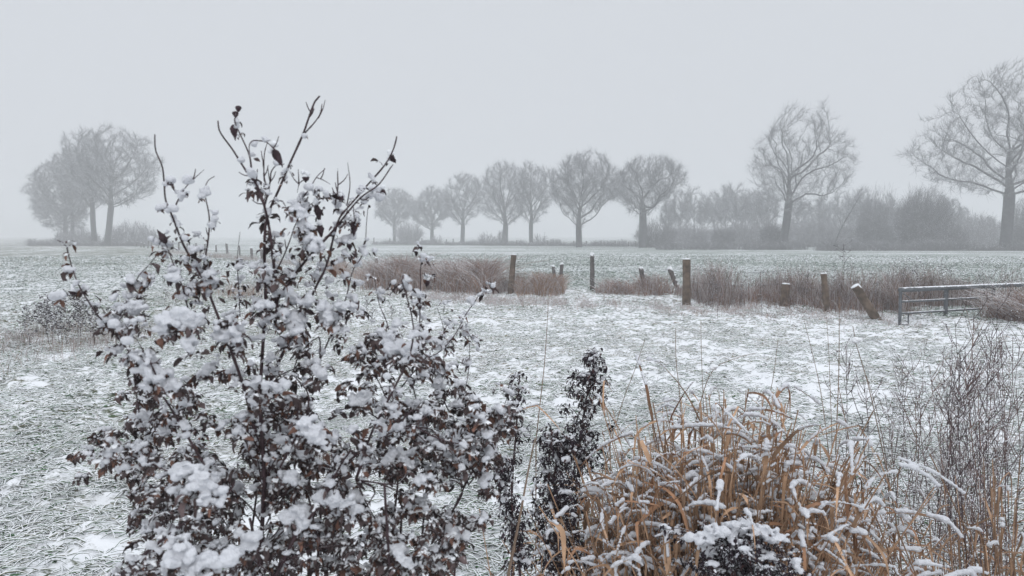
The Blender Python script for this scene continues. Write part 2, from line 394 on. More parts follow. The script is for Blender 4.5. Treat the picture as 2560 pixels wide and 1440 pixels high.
def radii(P, par, tip, rtrunk, pw=2.0):
    n = len(P); acc = np.full(n, 0.); ch = np.zeros(n, int)
    for i in range(n - 1, 0, -1):
        if ch[i] == 0: acc[i] = 1
        acc[par[i]] += acc[i]; ch[par[i]] += 1
    r = tip * np.maximum(acc, 1) ** (1 / pw)
    k = rtrunk / r[0]; e = math.log(rtrunk / tip) / math.log(max(r[0] / tip, 1.01))
    return tip * (r / tip) ** e, ch

def crown_points(prof, n, depth, rng, base):
    """prof: list of (height, left, right) metres from the base"""
    pr = np.array(prof); h = rng.uniform(pr[0, 0], pr[-1, 0], n * 6)
    Lh = np.interp(h, pr[:, 0], pr[:, 1]); Rh = np.interp(h, pr[:, 0], pr[:, 2])
    x = rng.uniform(-pr[:, 1].max(), pr[:, 2].max(), n * 6); dmax = depth * (Lh + Rh) / 2
    y = rng.uniform(-1, 1, n * 6) * dmax.max()
    cx = (Rh - Lh) / 2; hw = (Rh + Lh) / 2
    q = ((x - cx) / (hw + .01)) ** 2 + (y / (dmax + .01)) ** 2
    an = np.arctan2(y, x - cx); lim = .66 + .68 * fbm(an * 1.6 + 9, h / (pr[-1, 0] * .09), int(pr[-1, 0] * 31) % 97, 3)
    s_ = pr[-1, 0] * .085; gate = fbm(x / s_ + h * .9 / s_, y / s_ - h * .7 / s_, int(pr[-1, 0] * 17) % 89, 2) + .25 * fbm(h / s_, x / s_, 7, 2)
    k = (q < lim ** 2 * 1.25) & (rng.random(n * 6) < .25 + .75 * q) & (gate > .55)
    return (np.stack([x, y, h], -1)[k][:n]) + base

def twigs_on(P, par, r, rmax, per, Lr, rad, rng, up=.35):
    ok = np.where((r < rmax) & (par >= 0))[0]; i = np.repeat(ok, per)
    d0 = nrm(P[i] - P[par[i]]); n = len(i)
    t = rng.random(n)[:, None]; s = P[par[i]] * (1 - t) + P[i] * t
    d = nrm(d0 * .9 + rng.normal(0, .55, (n, 3)) + np.array([0, 0, up])); d2 = nrm(d + rng.normal(0, .3, (n, 3)) + np.array([0, 0, .1]))
    L = rng.uniform(Lr[0], Lr[1], n)[:, None]
    Q = np.stack([s, s + d * L * .5, s + d * L * .5 + d2 * L * .5], 1)
    R = np.tile(np.array([1., .8, .35]) * rad, (n, 1)) * rng.uniform(.7, 1.3, (n, 1))
    return Q, R

def make_tree(label, cat_group, base, prof, fork, rtrunk, seed, n=900, lean=(0, 0), depth=.9, tip=.022, per=4, Lr=(.4, 1.25), trad=.010, jit=.25, kill=None, D=None, name='bare_tree', up=.05, mats=None, cut=.24, limbs=16, gnarl=.15):
    rng = np.random.default_rng(seed); H = prof[-1][0]; n = int(n * 2.0); per = per + 1; tip = tip * .40; rtrunk *= .80; trad = trad * .85; trad = trad * 1.0; D = H / 56.; kill = D * 1.8; jit = jit * .8
    base0 = np.array([0, 0, -.3]); nt = max(3, int(fork / D)); tr = []
    for k in range(nt + 1):
        f = k / nt; tr.append([lean[0] * f + .05 * math.sin(3 * f + seed) * fork * .3, lean[1] * f, -.3 + (fork + .3) * f])
    A = crown_points(prof, n, depth, rng, np.zeros(3))
    tn, tp = main_limbs(tr, prof, depth, D, rng, limbs, gnarl, up)
    P, par = grow(A, tn, tp, D, kill, rng, jit=jit, up=up, fork_h=fork)
    r, ch = radii(P, par, tip, rtrunk)
    r[:nt + 1] *= np.interp(np.arange(nt + 1) / nt, [0, .08, .3, 1], [1.35, 1.12, 1.0, .97])
    e = np.arange(1, len(P)); big = (r[e] > rtrunk * cut)
    root = thing(name, label, 'tree', base, cat_group)
    mt = mats or (M['bark'], M['twig'])
    a = e[big]; mb = MB(); v, q = tubes(np.stack([P[par[a]], P[a]], 1), np.stack([r[par[a]] * np.where(par[a] < nt, 1, .85), r[a]], 1), 8); mb.add(v, q); mb.build('trunk', mt[0], root)
    mb = MB(); a = e[~big]
    pr = np.minimum(r[par[a]], r[a] * 1.25); th = r[a] > .03
    if th.any(): v, q = tubes(np.stack([P[par[a[th]]], P[a[th]]], 1), np.stack([pr[th], r[a[th]]], 1), 5); mb.add(v, q, 0)
    th = ~th; v, q = tubes(np.stack([P[par[a[th]]], P[a[th]]], 1), np.stack([pr[th], r[a[th]]], 1), 3); mb.add(v, q, 1)
    Q, R = twigs_on(P, par, r, tip * 3.2, per, Lr, trad, rng); v, q = tubes(Q, R, 3); mb.add(v, q, 1)
    mb.build('crown', list(mt), root)
    return root

def pxtree(label, group, px, py, dist, prof_px, fork_px, rtr_px, seed, **kw):
    """profile in photo pixels: (row, left column, right column)"""
    k = dist / F; base = np.array([(px - CX) * k, dist, 0.])
    b_row = HOR + CAMZ / k
    prof = sorted([((b_row - row) * k, (px - l) * k, (r - px) * k) for row, l, r in prof_px])
    return make_tree(label, group, base, prof, (b_row - fork_px) * k, rtr_px * k, seed, **kw)

ROW = None
pxtree('big dark oak on the right rim of the photo, its crown cut by the frame', None, 2515, 600, 90,
       [(500, 2460, 2590), (470, 2370, 2640), (430, 2320, 2730), (370, 2312, 2770), (300, 2350, 2760), (240, 2400, 2730), (195, 2430, 2690), (165, 2500, 2630)],
       480, 17, 11, n=1000, tip=.028, per=5, jit=.34, depth=.8, trad=.013, limbs=15, gnarl=.16)
pxtree('oak with a tall ragged crown above the middle of the far hedge', None, 1955, 610, 98,
       [(540, 1930, 2000), (500, 1900, 2050), (450, 1895, 2110), (400, 1880, 2130), (350, 1900, 2100), (310, 1945, 2080), (285, 1950, 2060), (265, 1960, 2045)],
       505, 12, 12, n=800, tip=.028, per=5, jit=.42, depth=.75, lean=(.6, 0), limbs=13, gnarl=.24)
pxtree('oak with crooked spreading limbs at the left end of the thicket', None, 1606, 615, 112,
       [(545, 1590, 1625), (515, 1555, 1650), (480, 1545, 1700), (440, 1545, 1712), (415, 1565, 1690), (397, 1590, 1660)],
       535, 12, 13, n=750, tip=.022, per=6, jit=.42, depth=.8, limbs=13, gnarl=.25)
pxtree('tallest and broadest tree of the middle row, fanning out like a vase', None, 1447, 618, 116,
       [(560, 1435, 1462), (530, 1410, 1480), (500, 1375, 1540), (455, 1378, 1558), (420, 1400, 1535), (395, 1430, 1505), (383, 1450, 1490)],
       575, 10, 14, n=1100, tip=.02, per=7, jit=.16, depth=.85, up=.12)
pxtree('tree with a narrow rounded crown just left of the tallest row tree', None, 1328, 613, 137,
       [(560, 1315, 1340), (530, 1290, 1365), (490, 1285, 1388), (450, 1290, 1390), (420, 1305, 1375), (407, 1325, 1360)],
       560, 7, 15, n=750, tip=.022, per=6, jit=.28, trad=.012)
pxtree('domed tree with a stout forked trunk, third from the right end of the row', None, 1264, 612, 143,
       [(560, 1250, 1280), (530, 1205, 1310), (490, 1205, 1320), (450, 1210, 1318), (425, 1222, 1300), (408, 1245, 1280)],
       565, 9, 16, n=850, tip=.022, per=6, jit=.22, trad=.012, up=.1)
pxtree('medium tree with a heart shaped crown left of the domed one', None, 1157, 610, 156,
       [(565, 1150, 1168), (535, 1115, 1195), (500, 1108, 1208), (470, 1118, 1205), (448, 1135, 1190), (438, 1150, 1175)],
       565, 7, 17, n=700, tip=.024, per=6, jit=.22, trad=.013)
pxtree('small tree standing second from the left end of the row', None, 1080, 609, 165,
       [(575, 1070, 1092), (545, 1030, 1115), (515, 1035, 1125), (490, 1055, 1115), (468, 1070, 1098)],
       578, 6, 18, n=600, tip=.024, per=6, jit=.26, trad=.013)
pxtree('faintest small tree at the left end of the middle row beside a round bush', None, 986, 608, 175,
       [(565, 975, 998), (545, 945, 1030), (515, 942, 1040), (492, 960, 1025), (475, 975, 1005)],
       570, 5, 19, n=600, tip=.024, per=6, jit=.24, trad=.013)
# left group
pxtree('large oak on the right side of the left hand group with a wide round crown', None, 266, 609, 128,
       [(520, 250, 330), (490, 225, 370), (450, 185, 385), (400, 175, 395), (365, 195, 375), (335, 230, 345), (320, 250, 325)],
       515, 9, 20, n=1300, tip=.026, per=7, jit=.25, depth=.7, trad=.016, lean=(1.1, 0))
pxtree('thick trunked oak just left of the biggest oak in the left group', None, 237, 609, 134,
       [(520, 215, 262), (480, 170, 275), (430, 160, 290), (380, 165, 280), (345, 175, 255), (325, 200, 250)],
       525, 8, 21, n=1200, tip=.026, per=8, jit=.25, depth=.7, trad=.014)
pxtree('dense low crowned tree at the left edge of the left hand group', None, 167, 604, 150,
       [(572, 120, 200), (525, 85, 225), (480, 85, 235), (440, 80, 230), (410, 130, 220), (385, 155, 205)],
       560, 7, 22, n=1400, tip=.03, per=9, jit=.25, depth=.7, trad=.016)
pxtree('slim tree half hidden inside the left hand group of oaks', None, 184, 605, 150,
       [(550, 170, 200), (500, 150, 240), (440, 150, 250), (390, 165, 230), (365, 180, 215)],
       545, 5, 23, n=600, tip=.028, per=6, jit=.25, depth=.7, trad=.015)

# ------------------------------------------------------------------ bushes
def make_bush(label, group, base, w, h, n, seed, lean=0., name='bare_bush', cat='bush', rad=.014, sub=12, mat=None, pw=1.0, spread=.25, depth=.6):
    rng = np.random.default_rng(seed); K = 6; t = np.linspace(0, 1, K)[None, :, None]
    a = rng.uniform(0, 6.28, n); rr = np.sqrt(rng.random(n)); bx = np.stack([np.cos(a) * rr * w * spread, np.sin(a) * rr * w * spread * depth, np.full(n, -.1)], -1)
    a2 = a + rng.normal(0, .6, n); el = np.arccos(1 - rng.random(n) * .95) * pw
    hh = h * rng.uniform(.65, 1., n)
    tip = np.stack([np.cos(a2) * np.sin(el) * w * .5 + lean * hh, np.sin(a2) * np.sin(el) * w * .5 * depth, hh * (.35 + .65 * np.cos(el))], -1)
    mid = bx + (tip - bx) * .5; mid[:, 2] += h * .08
    P = (1 - t) ** 2 * bx[:, None] + 2 * t * (1 - t) * mid[:, None] + t ** 2 * tip[:, None]
    P = P + rng.normal(0, .02 * h, P.shape) * t
    R = np.linspace(1, .3, K)[None] * rad * rng.uniform(.8, 1.8, (n, 1))
    mb = MB(); v, q = tubes(P, R, 4); mb.add(v, q)
    i = np.repeat(np.arange(n), sub); m = len(i); tt = rng.uniform(.15, 1, m); kk = np.minimum((tt * (K - 1)).astype(int), K - 2); u = (tt * (K - 1) - kk)[:, None]
    s = P[i, kk] * (1 - u) + P[i, kk + 1] * u; d = nrm(P[i, kk + 1] - P[i, kk]); d = nrm(d + rng.normal(0, .55, (m, 3)) + np.array([0, 0, .15])); L = rng.uniform(.06, .2, m)[:, None] * h
    Q = np.stack([s, s + d * L * .5, s + d * L + rng.normal(0, .02, (m, 3)) * h], 1); v, q = tubes(Q, np.tile([.6, .5, .25], (m, 1)) * rad, 3); mb.add(v, q)
    root = thing(name, label, cat, base, group)
    mb.build('branches', mat or M['bush'], root)
    return root

def pxbush(label, px, foot, dist, wpx, hpx, n, seed, group=None, **kw):
    k = dist / F
    return make_bush(label, group, np.array([(px - CX) * k, dist, 0.]), wpx * k, hpx * k, n, seed, **kw)

pxbush('round dense bush leaning right beside the faintest row tree', 1022, 610, 168, 78, 62, 260, 31, rad=.02, spread=.3)
pxbush('broad low bush right of the big oaks in the left group', 330, 608, 142, 130, 62, 420, 32, rad=.02, spread=.6)
pxbush('dark undergrowth bush beneath the leftmost tree of the left group', 195, 606, 140, 110, 50, 360, 33, rad=.022, spread=.6)
pxbush('small open round bush in the row between the heart shaped and the domed tree', 1217, 612, 146, 48, 36, 70, 34, rad=.02)
pxbush('little bush hugging the trunk of the domed row tree', 1254, 613, 142, 26, 42, 60, 35, rad=.02)
pxbush('thin little bush right of the narrow crowned row tree', 1350, 613, 136, 40, 36, 40, 36, rad=.018)
pxbush('small twiggy bush at the foot of the second row tree', 1092, 610, 163, 36, 26, 40, 37, rad=.02)
pxbush('bushy undergrowth around the crooked oak trunk', 1640, 617, 114, 110, 78, 420, 38, rad=.016, spread=.4)
pxbush('dense dark bush left of the ragged oak', 1808, 618, 108, 72, 62, 330, 39, rad=.018, spread=.35)
pxbush('low dark bush at the left foot of the thicket', 1742, 618, 110, 70, 42, 240, 40, rad=.018, spread=.5)
pxbush('upright dark bush behind the trunk of the ragged oak', 1925, 616, 101, 55, 78, 260, 41, rad=.016, spread=.4)
pxbush('largest dark bush with windswept upright branches, left of the big right oak', 2285, 622, 97, 150, 165, 620, 42, lean=.16, rad=.018, spread=.22, sub=16)
pxbush('wide bush behind the leaning sapling', 2190, 618, 108, 130, 150, 460, 43, lean=.1, rad=.018, spread=.4)
pxbush('brown bush sloping down right from the windswept bush', 2360, 620, 95, 120, 75, 380, 44, rad=.016, spread=.5)
pxbush('faint rounded bush left of the big right oak trunk', 2430, 610, 125, 150, 90, 360, 45, rad=.02, spread=.5)
pxbush('bush at the right edge behind the big oak trunk', 2570, 612, 104, 100, 120, 320, 46, rad=.018, spread=.4)
pxbush('low bush between the ragged oak and the leaning sapling', 2050, 616, 118, 130, 70, 380, 47, rad=.02, spread=.5)

# a thin leaning sapling
def sapling():
    rng = np.random.default_rng(50); d = 100.; k = d / F
    base = np.array([(2082 - CX) * k, d, 0]); top = S3(2150, 490, d) - base
    P = smoothline([[0, 0, -.2], top * .35 + [-.3, 0, 0], top], 10)
    root = thing('sapling', 'thin sapling leaning far to the right in front of the hedge bushes', 'tree', base)
    mb = MB(); v, q = tubes(P[None], np.linspace(.09, .03, 10)[None], 6); mb.add(v, q); mb.build('trunk', M['bark'], root)
    n = 60; i = rng.integers(3, 9, n); s = P[i]; dd = nrm(rng.normal(0, .6, (n, 3)) + np.array([.35, 0, .6])); L = rng.uniform(.5, 1.8, n)[:, None]
    mb = MB(); v, q = tubes(np.stack([s, s + dd * L * .5, s + dd * L + rng.normal(0, .12, (n, 3))], 1), np.tile([.018, .014, .008], (n, 1)), 3); mb.add(v, q); mb.build('crown', M['twig'], root)
sapling()

# hedgerow: two long low hedges, one bank of shrubs in front of the row
def hedge(label, x0, x1, dist, h, seed, dens, name='hedge', mat=None, slope=0., cat='hedge', rad=.014):
    rng = np.random.default_rng(seed); L = x1 - x0; n = int(L * dens)
    bx = rng.uniform(0, L, n); by = rng.normal(0, .55, n) + slope * bx; hh = h * (.35 + .95 * fbm(bx / 1.7, by * 0, seed, 3)) * rng.uniform(.4, 1.15, n)
    t = np.linspace(0, 1, 4)[None, :]
    ax = rng.normal(0, .45, n) * hh; ay = rng.normal(0, .3, n) * hh
    P = np.stack([bx[:, None] + ax[:, None] * t ** 1.4 + rng.normal(0, .05, (n, 4)), by[:, None] + ay[:, None] * t, -.05 + hh[:, None] * (t * 1.25 - .25 * t ** 3)], -1)
    mb = MB(); v, q = tubes(P, np.tile([1, .9, .7, .4], (n, 1)) * rad, 3); mb.add(v, q)
    o = mb.build(name, mat or M['bush']); o.location = (x0, dist, 0); tag(o, label, cat)
    return o
def hx(px, d): return (px - CX) * d / F
hedge('low cut hedge below the ragged oak, ending at the gap', hx(1640, 96), hx(2012, 96), 96, 1.05, 61, 80, slope=-.02, rad=.02)
hedge('long low hedge running right from the gap under the big oak', hx(2040, 90), hx(2640, 90), 90, 1.3, 62, 90, slope=-.02, rad=.02)
hedge('ragged grassy bank along the foot of the middle tree row', hx(930, 150), hx(1660, 150), 150, 1.0, 63, 110, name='grass_bank', slope=-.62, cat='bank', mat=M['bush'], rad=.02)
hedge('weedy bank below the left hand group of trees', hx(90, 134), hx(440, 134), 132, 1.1, 64, 120, name='grass_bank', slope=-.2, cat='bank', rad=.02)

# faint thicket behind the hedge
def thicket():
    rng = np.random.default_rng(70); protos = []
    for s in range(4):
        H = 9 + s; w = (1.6, 2.2, 2.8, 2.0)[s]
        prof = [(H * .3, w * .3, w * .3), (H * .5, w, w), (H * .75, w * .9, w * .9), (H, w * .3, w * .3)]
        protos.append(make_tree('faint slender tree in the misty thicket behind the hedge', 'faint slender trees of the misty thicket', np.array([0, 0, 0.]), prof, H * .3, .11, 80 + s, n=170, limbs=6, per=4, jit=.2, tip=.03, trad=.016, name='slender_tree', D=.35, up=.2))
    spots = [(1668, 500, 150), (1700, 478, 150), (1735, 470, 145), (1760, 490, 155), (1785, 480, 150), (1812, 468, 150), (1838, 462, 148), (1862, 470, 150), (1888, 478, 155), (1915, 470, 150), (1990, 490, 150), (2020, 500, 150), (2050, 495, 145), (2075, 505, 150), (2100, 480, 140), (2125, 470, 140), (2150, 470, 145), (2180, 500, 150), (2215, 490, 150), (2320, 505, 150), (2350, 490, 150), (2378, 500, 150), (2405, 520, 150), (2440, 530, 150), (2470, 540, 145), (2555, 500, 130)]
    for i, (px, top, d) in enumerate(spots):
        d = d * rng.uniform(.93, 1.1); k = d / F; base = np.array([(px - CX) * k, d, 0]); Hh = (HOR + CAMZ / k - top) * k; p = protos[i % 4]; s = Hh / (9 + i % 4)
        if i < 4: p.location = base; p.scale = (s, s, s); p.rotation_euler = (0, 0, rng.uniform(0, 6))
        else: copy_thing(p, base, rng.uniform(0, 6.28), (s * rng.uniform(.9, 1.3), s, s))
    b = make_bush('faint grey shrub deep in the misty thicket behind the hedge', 'faint grey shrubs of the misty thicket', np.zeros(3), 6, 4.2, 380, 90, rad=.022, spread=.5)
    for i in range(16):
        px = 1690 + i * 56 + rng.uniform(-15, 15); d = rng.uniform(120, 145); k = d / F; loc = np.array([(px - CX) * k, d, 0]); s = rng.uniform(.65, 1.15)
        if i == 0: b.location = loc
        else: copy_thing(b, loc, rng.uniform(0, 6.28), s)
thicket()
#STAGE3

# ------------------------------------------------------------------ fence posts, wires, gate
def post(label, tx, ty, bx, by, wpx, mat='wood', cap=True, group=None, d=None, cat='fence post', name='fence_post', seed=0, grey_rough=.06):
    rng = np.random.default_rng(int(tx * 7 + by) + seed)
    g = G(bx, by); d = d or (g[1] * .93 if g[1] < 30 else g[1]); base = np.array([(bx - CX) * d / F, d, 0.]); k = d / F
    base[2] = zground(base[0], base[1]); top = S3(tx, ty, d); ax = top - base; r = wpx * k / 2
    K = 9; t = np.linspace(-.12, 1, K)[:, None]; P = ax[None] * t + rng.normal(0, r * .04, (K, 3)); R = r * (1.06 - .1 * t[:, 0]) * (1 + rng.normal(0, .03, K))
    root = thing(name, label, cat, base, group)
    mb = MB(); v, q = tubes(P[None], R[None], 12)
    v = v.reshape(K, 12, 3); v += (v - P[:, None]) * rng.normal(0, grey_rough, (1, 12, 1)); n = K * 12
    v = np.vstack([v.reshape(-1, 3), P[-1:] + nrm(ax) * r * .02]); mb.add(v, q)
    ring = np.arange(n - 12, n); tri = np.stack([ring, np.roll(ring, -1), np.full(12, n)], -1)
    mb.q.append(np.concatenate([tri, np.full((12, 1), -1)], 1)); mb.m.append(np.zeros(12, int)); mb.build('shaft', M[mat], root)
    if cap:
        v, f = ICO[2]; w = v * np.array([r * 1.0, r * 1.0, r * .3]) * (1 + rng.normal(0, .03, (len(v), 1))); w[:, 2] = np.where(w[:, 2] < 0, w[:, 2] * .2, w[:, 2])
        axn = nrm(ax); qr = Vector((0, 0, 1)).rotation_difference(Vector(axn)); w = np.array([(qr @ Vector(z_))[:] for z_ in w]); mb = MB(); mb.add(w + P[-1] + axn * r * .03, f); mb.build('snow_cap', M['snow'], root)
    return top

P_ = []
P_.append(post('broad brown post leaning right beside the reddish bramble mound', 1285, 637, 1277, 727, 14, 'wood'))
post('short snow streaked post stub behind the tan grass, left of its taller neighbour', 1382, 662, 1388, 700, 8, 'woodgrey', False, d=31)
P_.append(post('slim grey post leaning right at the end of the tan grass', 1405, 657, 1399, 722, 9, 'woodgrey', False))
P_.append(post('tall thin round post plastered with snow on one side, standing alone', 1480, 633, 1481, 729, 11, 'woodgrey', True))
P_.append(post('old split post with snow in its cracks, leaning left amid dry weeds', 1601, 667, 1617, 735, 14, 'woodgrey', False))
post('dark snow striped post leaning far left beside the thick brown post', 1673, 668, 1706, 738, 12, 'woodgrey', False)
P_.append(post('thick upright brown post with a flat snow topped head', 1717, 649, 1718, 755, 19, 'wood'))
P_.append(post('low thick post stub almost hidden in the brown weeds', 1965, 710, 1963, 765, 21, 'wood'))
P_.append(post('reddish brown post leaning slightly left with a white top', 2060, 684, 2071, 775, 16, 'wood'))
post('thick stub post tipped over to the left next to the gate', 2138, 716, 2196, 790, 22, 'wood', True, d=16.2)
P_.insert(0, post('snow dusted post leaning left seen through the tall bush', 857, 632, 861, 664, 10, 'woodgrey', True))
post('short dark post right of the tall bush at the start of the brambles', 941, 643, 943, 672, 8, 'woodgrey', True)
post('narrow weathered stake in front of the bramble mound', 966, 655, 963, 690, 5, 'woodgrey', True)
# the receding left fence line: near ones one by one, far ones look alike
for l, a in (('grey post behind the stems of the tall bush, second from the bush centre', (628, 618, 630, 650, 7)), ('grey post touching the left stem of the tall bush', (654, 621, 656, 652, 7)),
             ('post with a white top halfway along the receding fence', (566, 607, 569, 634, 5.5)), ('small leaning post left of the one with the white top', (540, 611, 541, 630, 4.5))):
    post(l, *a, 'woodgrey', True)
for i, a in enumerate([(447, 603, 448, 629), (432, 599, 433, 629), (422, 603, 424, 628), (408, 604, 408, 622), (396, 602, 397, 620), (380, 605, 379, 621), (372, 600, 371, 620), (361, 608, 361, 619), (354, 606, 354, 618), (343, 604, 342, 616), (330, 604, 330, 615), (318, 602, 317, 614), (468, 607, 469, 631), (490, 606, 491, 632), (512, 608, 513, 633), (598, 612, 600, 640)]):
    post('small hazy post of the fence line receding towards the left hand oaks', *a, 4.2 if i < 3 or i > 11 else 3.2, 'woodgrey', False, group='far posts receding to the left hand oaks')
rngp = np.random.default_rng(4)
for i, px in enumerate([935, 975, 1055, 1116, 1133, 1200, 1230, 1292, 1325, 1369, 1400, 1434, 1466, 1502, 1538, 1571, 1590, 1640, 1690]):
    d = np.interp(px, [930, 1700], [176, 112]); k = d / F; foot = HOR + CAMZ / k
    post('tiny faint post of the fence behind the middle tree row', px, foot - 12 - rngp.uniform(0, 3), px, foot, 3.0, 'woodgrey', False, group='tiny posts behind the middle tree row', d=d)

def wire(label, pts, z, seed, rad=.0025):
    rng = np.random.default_rng(seed); P = []
    for a, b in zip(pts[:-1], pts[1:]):
        for t in np.linspace(0, 1, 8, endpoint=False): P.append([a[0] + (b[0] - a[0]) * t, a[1] + (b[1] - a[1]) * t, z - .08 * math.sin(math.pi * t)])
    P.append([pts[-1][0], pts[-1][1], z]); P = np.array(P)
    mb = MB(); v, q = tubes(P[None], np.full((1, len(P)), rad), 5, ref=np.array([[0, 0, 1.]])); mb.add(v, q); tag(mb.build('fence_wire', M['wire']), label, 'wire')
WP = [p for p in P_ if True]
wire('upper wire strung from post to post along the pasture fence', [w[:2] + np.array([0, -.06]) for w in WP], .92, 1)
wire('lower sagging wire of the pasture fence', [w[:2] + np.array([0, -.06]) for w in WP], .62, 2)

def gate():
    A = np.array([(2254 - CX) * 15.3 / F, 15.3, 0]); B = A + np.array([3.6, 1.75, 0]); u = (B - A) / np.linalg.norm(B - A)
    root = thing('field_gate', 'grey tubular steel field gate with snow along its rails', 'gate', A)
    def bar(name, p, q_, r, n=2):
        P = np.linspace(p, q_, 4) - A; mb = MB(); v, q = tubes(P[None], np.full((1, 4), r), 12); mb.add(v, q)
        for e, o in ((0, 0), (3, 36)):
            c = len(np.concatenate(mb.v)); ring = np.arange(12) + o
            mb.v.append(P[e][None]); mb.c.append(np.ones((1, 3))); mb.n += 1
            mb.q.append(np.concatenate([np.stack([np.roll(ring, -1), ring, np.full(12, c)], -1), np.full((12, 1), -1)], 1)); mb.m.append(np.zeros(12, int))
        mb.build(name, M['metal'], root)
    def at(s, z): return A + u * s + np.array([0, 0, z])
    L = 3.9
    bar('top_rail', at(-.02, .68), at(L, .68), .045)
    for z in (.455, .235): bar('rail', at(.03, z), at(L, z), .021)
    bar('upright', at(0, 0.0), at(0, .70), .03); bar('upright', at(1.28, .02), at(1.28, .64), .04); bar('upright', at(2.7, .02), at(2.7, .64), .035)
    bar('rail', at(.03, .02), at(.22, .02), .02); bar('latch_bar', at(.23, .0), at(.23, .21), .014); bar('rail', at(1.3, .03), at(1.62, .03), .02)
    bar('brace', at(.05, .62), at(.34, .47), .008)
gate()

# ------------------------------------------------------------------ dry grass and weeds along the fence
def drygrass(label, px0, px1, row0, row1, hpx, n, col, seed, depth=.8, curl=.5, rad=.0035, snow=.3, name='dry_grass', hvar=(.4, 1.), kind='stuff', clump=.5):
    rng = np.random.default_rng(seed); hpx = hpx * (.82 if name == 'brambles' else .68); n = int(n * .62); u = rng.random(n * 2); px = px0 + (px1 - px0) * u; row = row0 + (row1 - row0) * u
    k = rng.random(n * 2) < np.clip(2.6 * (fbm(px / 34., row * 0, seed, 3) - .22), .08, 1); px = px[k][:n]; row = row[k][:n]; n = len(px)
    y = CAMZ * F / (row - HOR) + rng.normal(0, depth * .5, n); x = (px - CX) * CAMZ / (row - HOR); z = zground(x, y) - .02
    h = hpx * y / F * rng.uniform(hvar[0], hvar[1], n) ** 1.5 * (.5 + .9 * fbm(px / 22., row * 0 + 3, seed + 1, 2)); t = np.linspace(0, 1, 5)[None, :]
    a = rng.uniform(0, 6.28, n); l = np.abs(rng.normal(0, curl, n)) * h
    dz = h[:, None] * (t * (1 + curl * .5) - curl * .5 * t ** 2.5)
    X = x[:, None] + (l * np.cos(a))[:, None] * t ** 1.7; Y = y[:, None] + (l * np.sin(a))[:, None] * t ** 1.7
    P = np.stack([X, Y, z[:, None] + dz], -1) + rng.normal(0, .012, (n, 5, 3)) * t[..., None]
    c = np.array(col)[None] * rng.uniform(.5, 1.25, (n, 1)); c = c + rng.normal(0, .03, (n, 3)); sn = rng.random(n) < .15 + snow * .5; c[sn] = [2.2, 2.6, 3.1]
    mb = MB(); v, q = tubes(P, np.tile([1, 1, .9, .7, .4], (n, 1)) * rad * rng.uniform(.6, 1.5, (n, 1)), 3); mb.add(v, q, 0, np.repeat(c, 15, 0))
    o = mb.build(name, M['straw']); tag(o, label, 'dry grass', kind=kind)
RB = (1.35, 1.08, .97); TN = (1.7, 1.4, 1.15); GB = (1.1, 1.0, 1.0)
drygrass('low pale straw grass following the receding fence', 430, 840, 632, 672, 20, 5000, (1.5, 1.4, 1.35), 1, snow=1.0, rad=.005, depth=2.5)
drygrass('thin brown grass at the left end of the bramble mound', 820, 935, 676, 705, 48, 3500, TN, 2, rad=.0045)
drygrass('mound of tangled reddish brown brambles', 925, 1235, 716, 730, 88, 15000, RB, 3, curl=.85, rad=.0045, depth=1.6, name='brambles', snow=.35, hvar=(.45, 1))
drygrass('thin dry grass between the bramble mound and the leaning post', 1225, 1300, 732, 735, 65, 1300, GB, 4, snow=.5)
drygrass('dense tan grass bank left of the tall lone post', 1290, 1408, 735, 738, 62, 6500, TN, 5, curl=.7, rad=.004, depth=1.0)
drygrass('sparse brownish grass right of the tall lone post', 1490, 1610, 742, 748, 55, 2600, RB, 6, curl=.7, snow=.5)
drygrass('reddish dry weeds between the split post and the thick post', 1600, 1740, 745, 758, 68, 3600, RB, 7, curl=.5, snow=.5)
drygrass('high thin brown weeds left of the low post stub', 1730, 1990, 760, 768, 145, 5500, GB, 8, curl=.28, hvar=(.3, 1.), depth=1.3, snow=.5, clump=.3)
drygrass('high thin brown weeds between the post stub and the gate', 1980, 2255, 768, 788, 150, 6000, GB, 9, curl=.35, hvar=(.3, 1.), depth=1.3, snow=.5, clump=.3)
drygrass('reddish dry grass low among the high weeds', 1780, 2255, 764, 788, 58, 5500, RB, 10, curl=.6, depth=1.0, snow=.3)
drygrass('brown weeds growing through and behind the gate', 2240, 2620, 764, 769, 150, 6500, GB, 11, curl=.4, hvar=(.3, 1.), depth=.8, snow=.4)
drygrass('dark reddish bramble at the foot of the gate', 2510, 2620, 812, 834, 120, 2600, RB, 12, curl=.9, depth=.9, rad=.0035, snow=.3, name='brambles')
drygrass('snowy straw fringe in front of the fence line', 960, 2300, 738, 808, 22, 9000, (1.5, 1.35, 1.25), 13, curl=1.1, depth=1.4, rad=.0035, snow=1.1)
drygrass('patch of thin dry stalks around the dark weeds on the left', 20, 330, 850, 860, 70, 2200, (1.2, 1.15, 1.1), 14, curl=.5, depth=2.2, rad=.0026, snow=.7)
drygrass('thin pale straw behind the left stems of the tall bush', 540, 640, 735, 742, 60, 700, TN, 15, curl=.4, depth=1.2, rad=.0028, snow=.6)

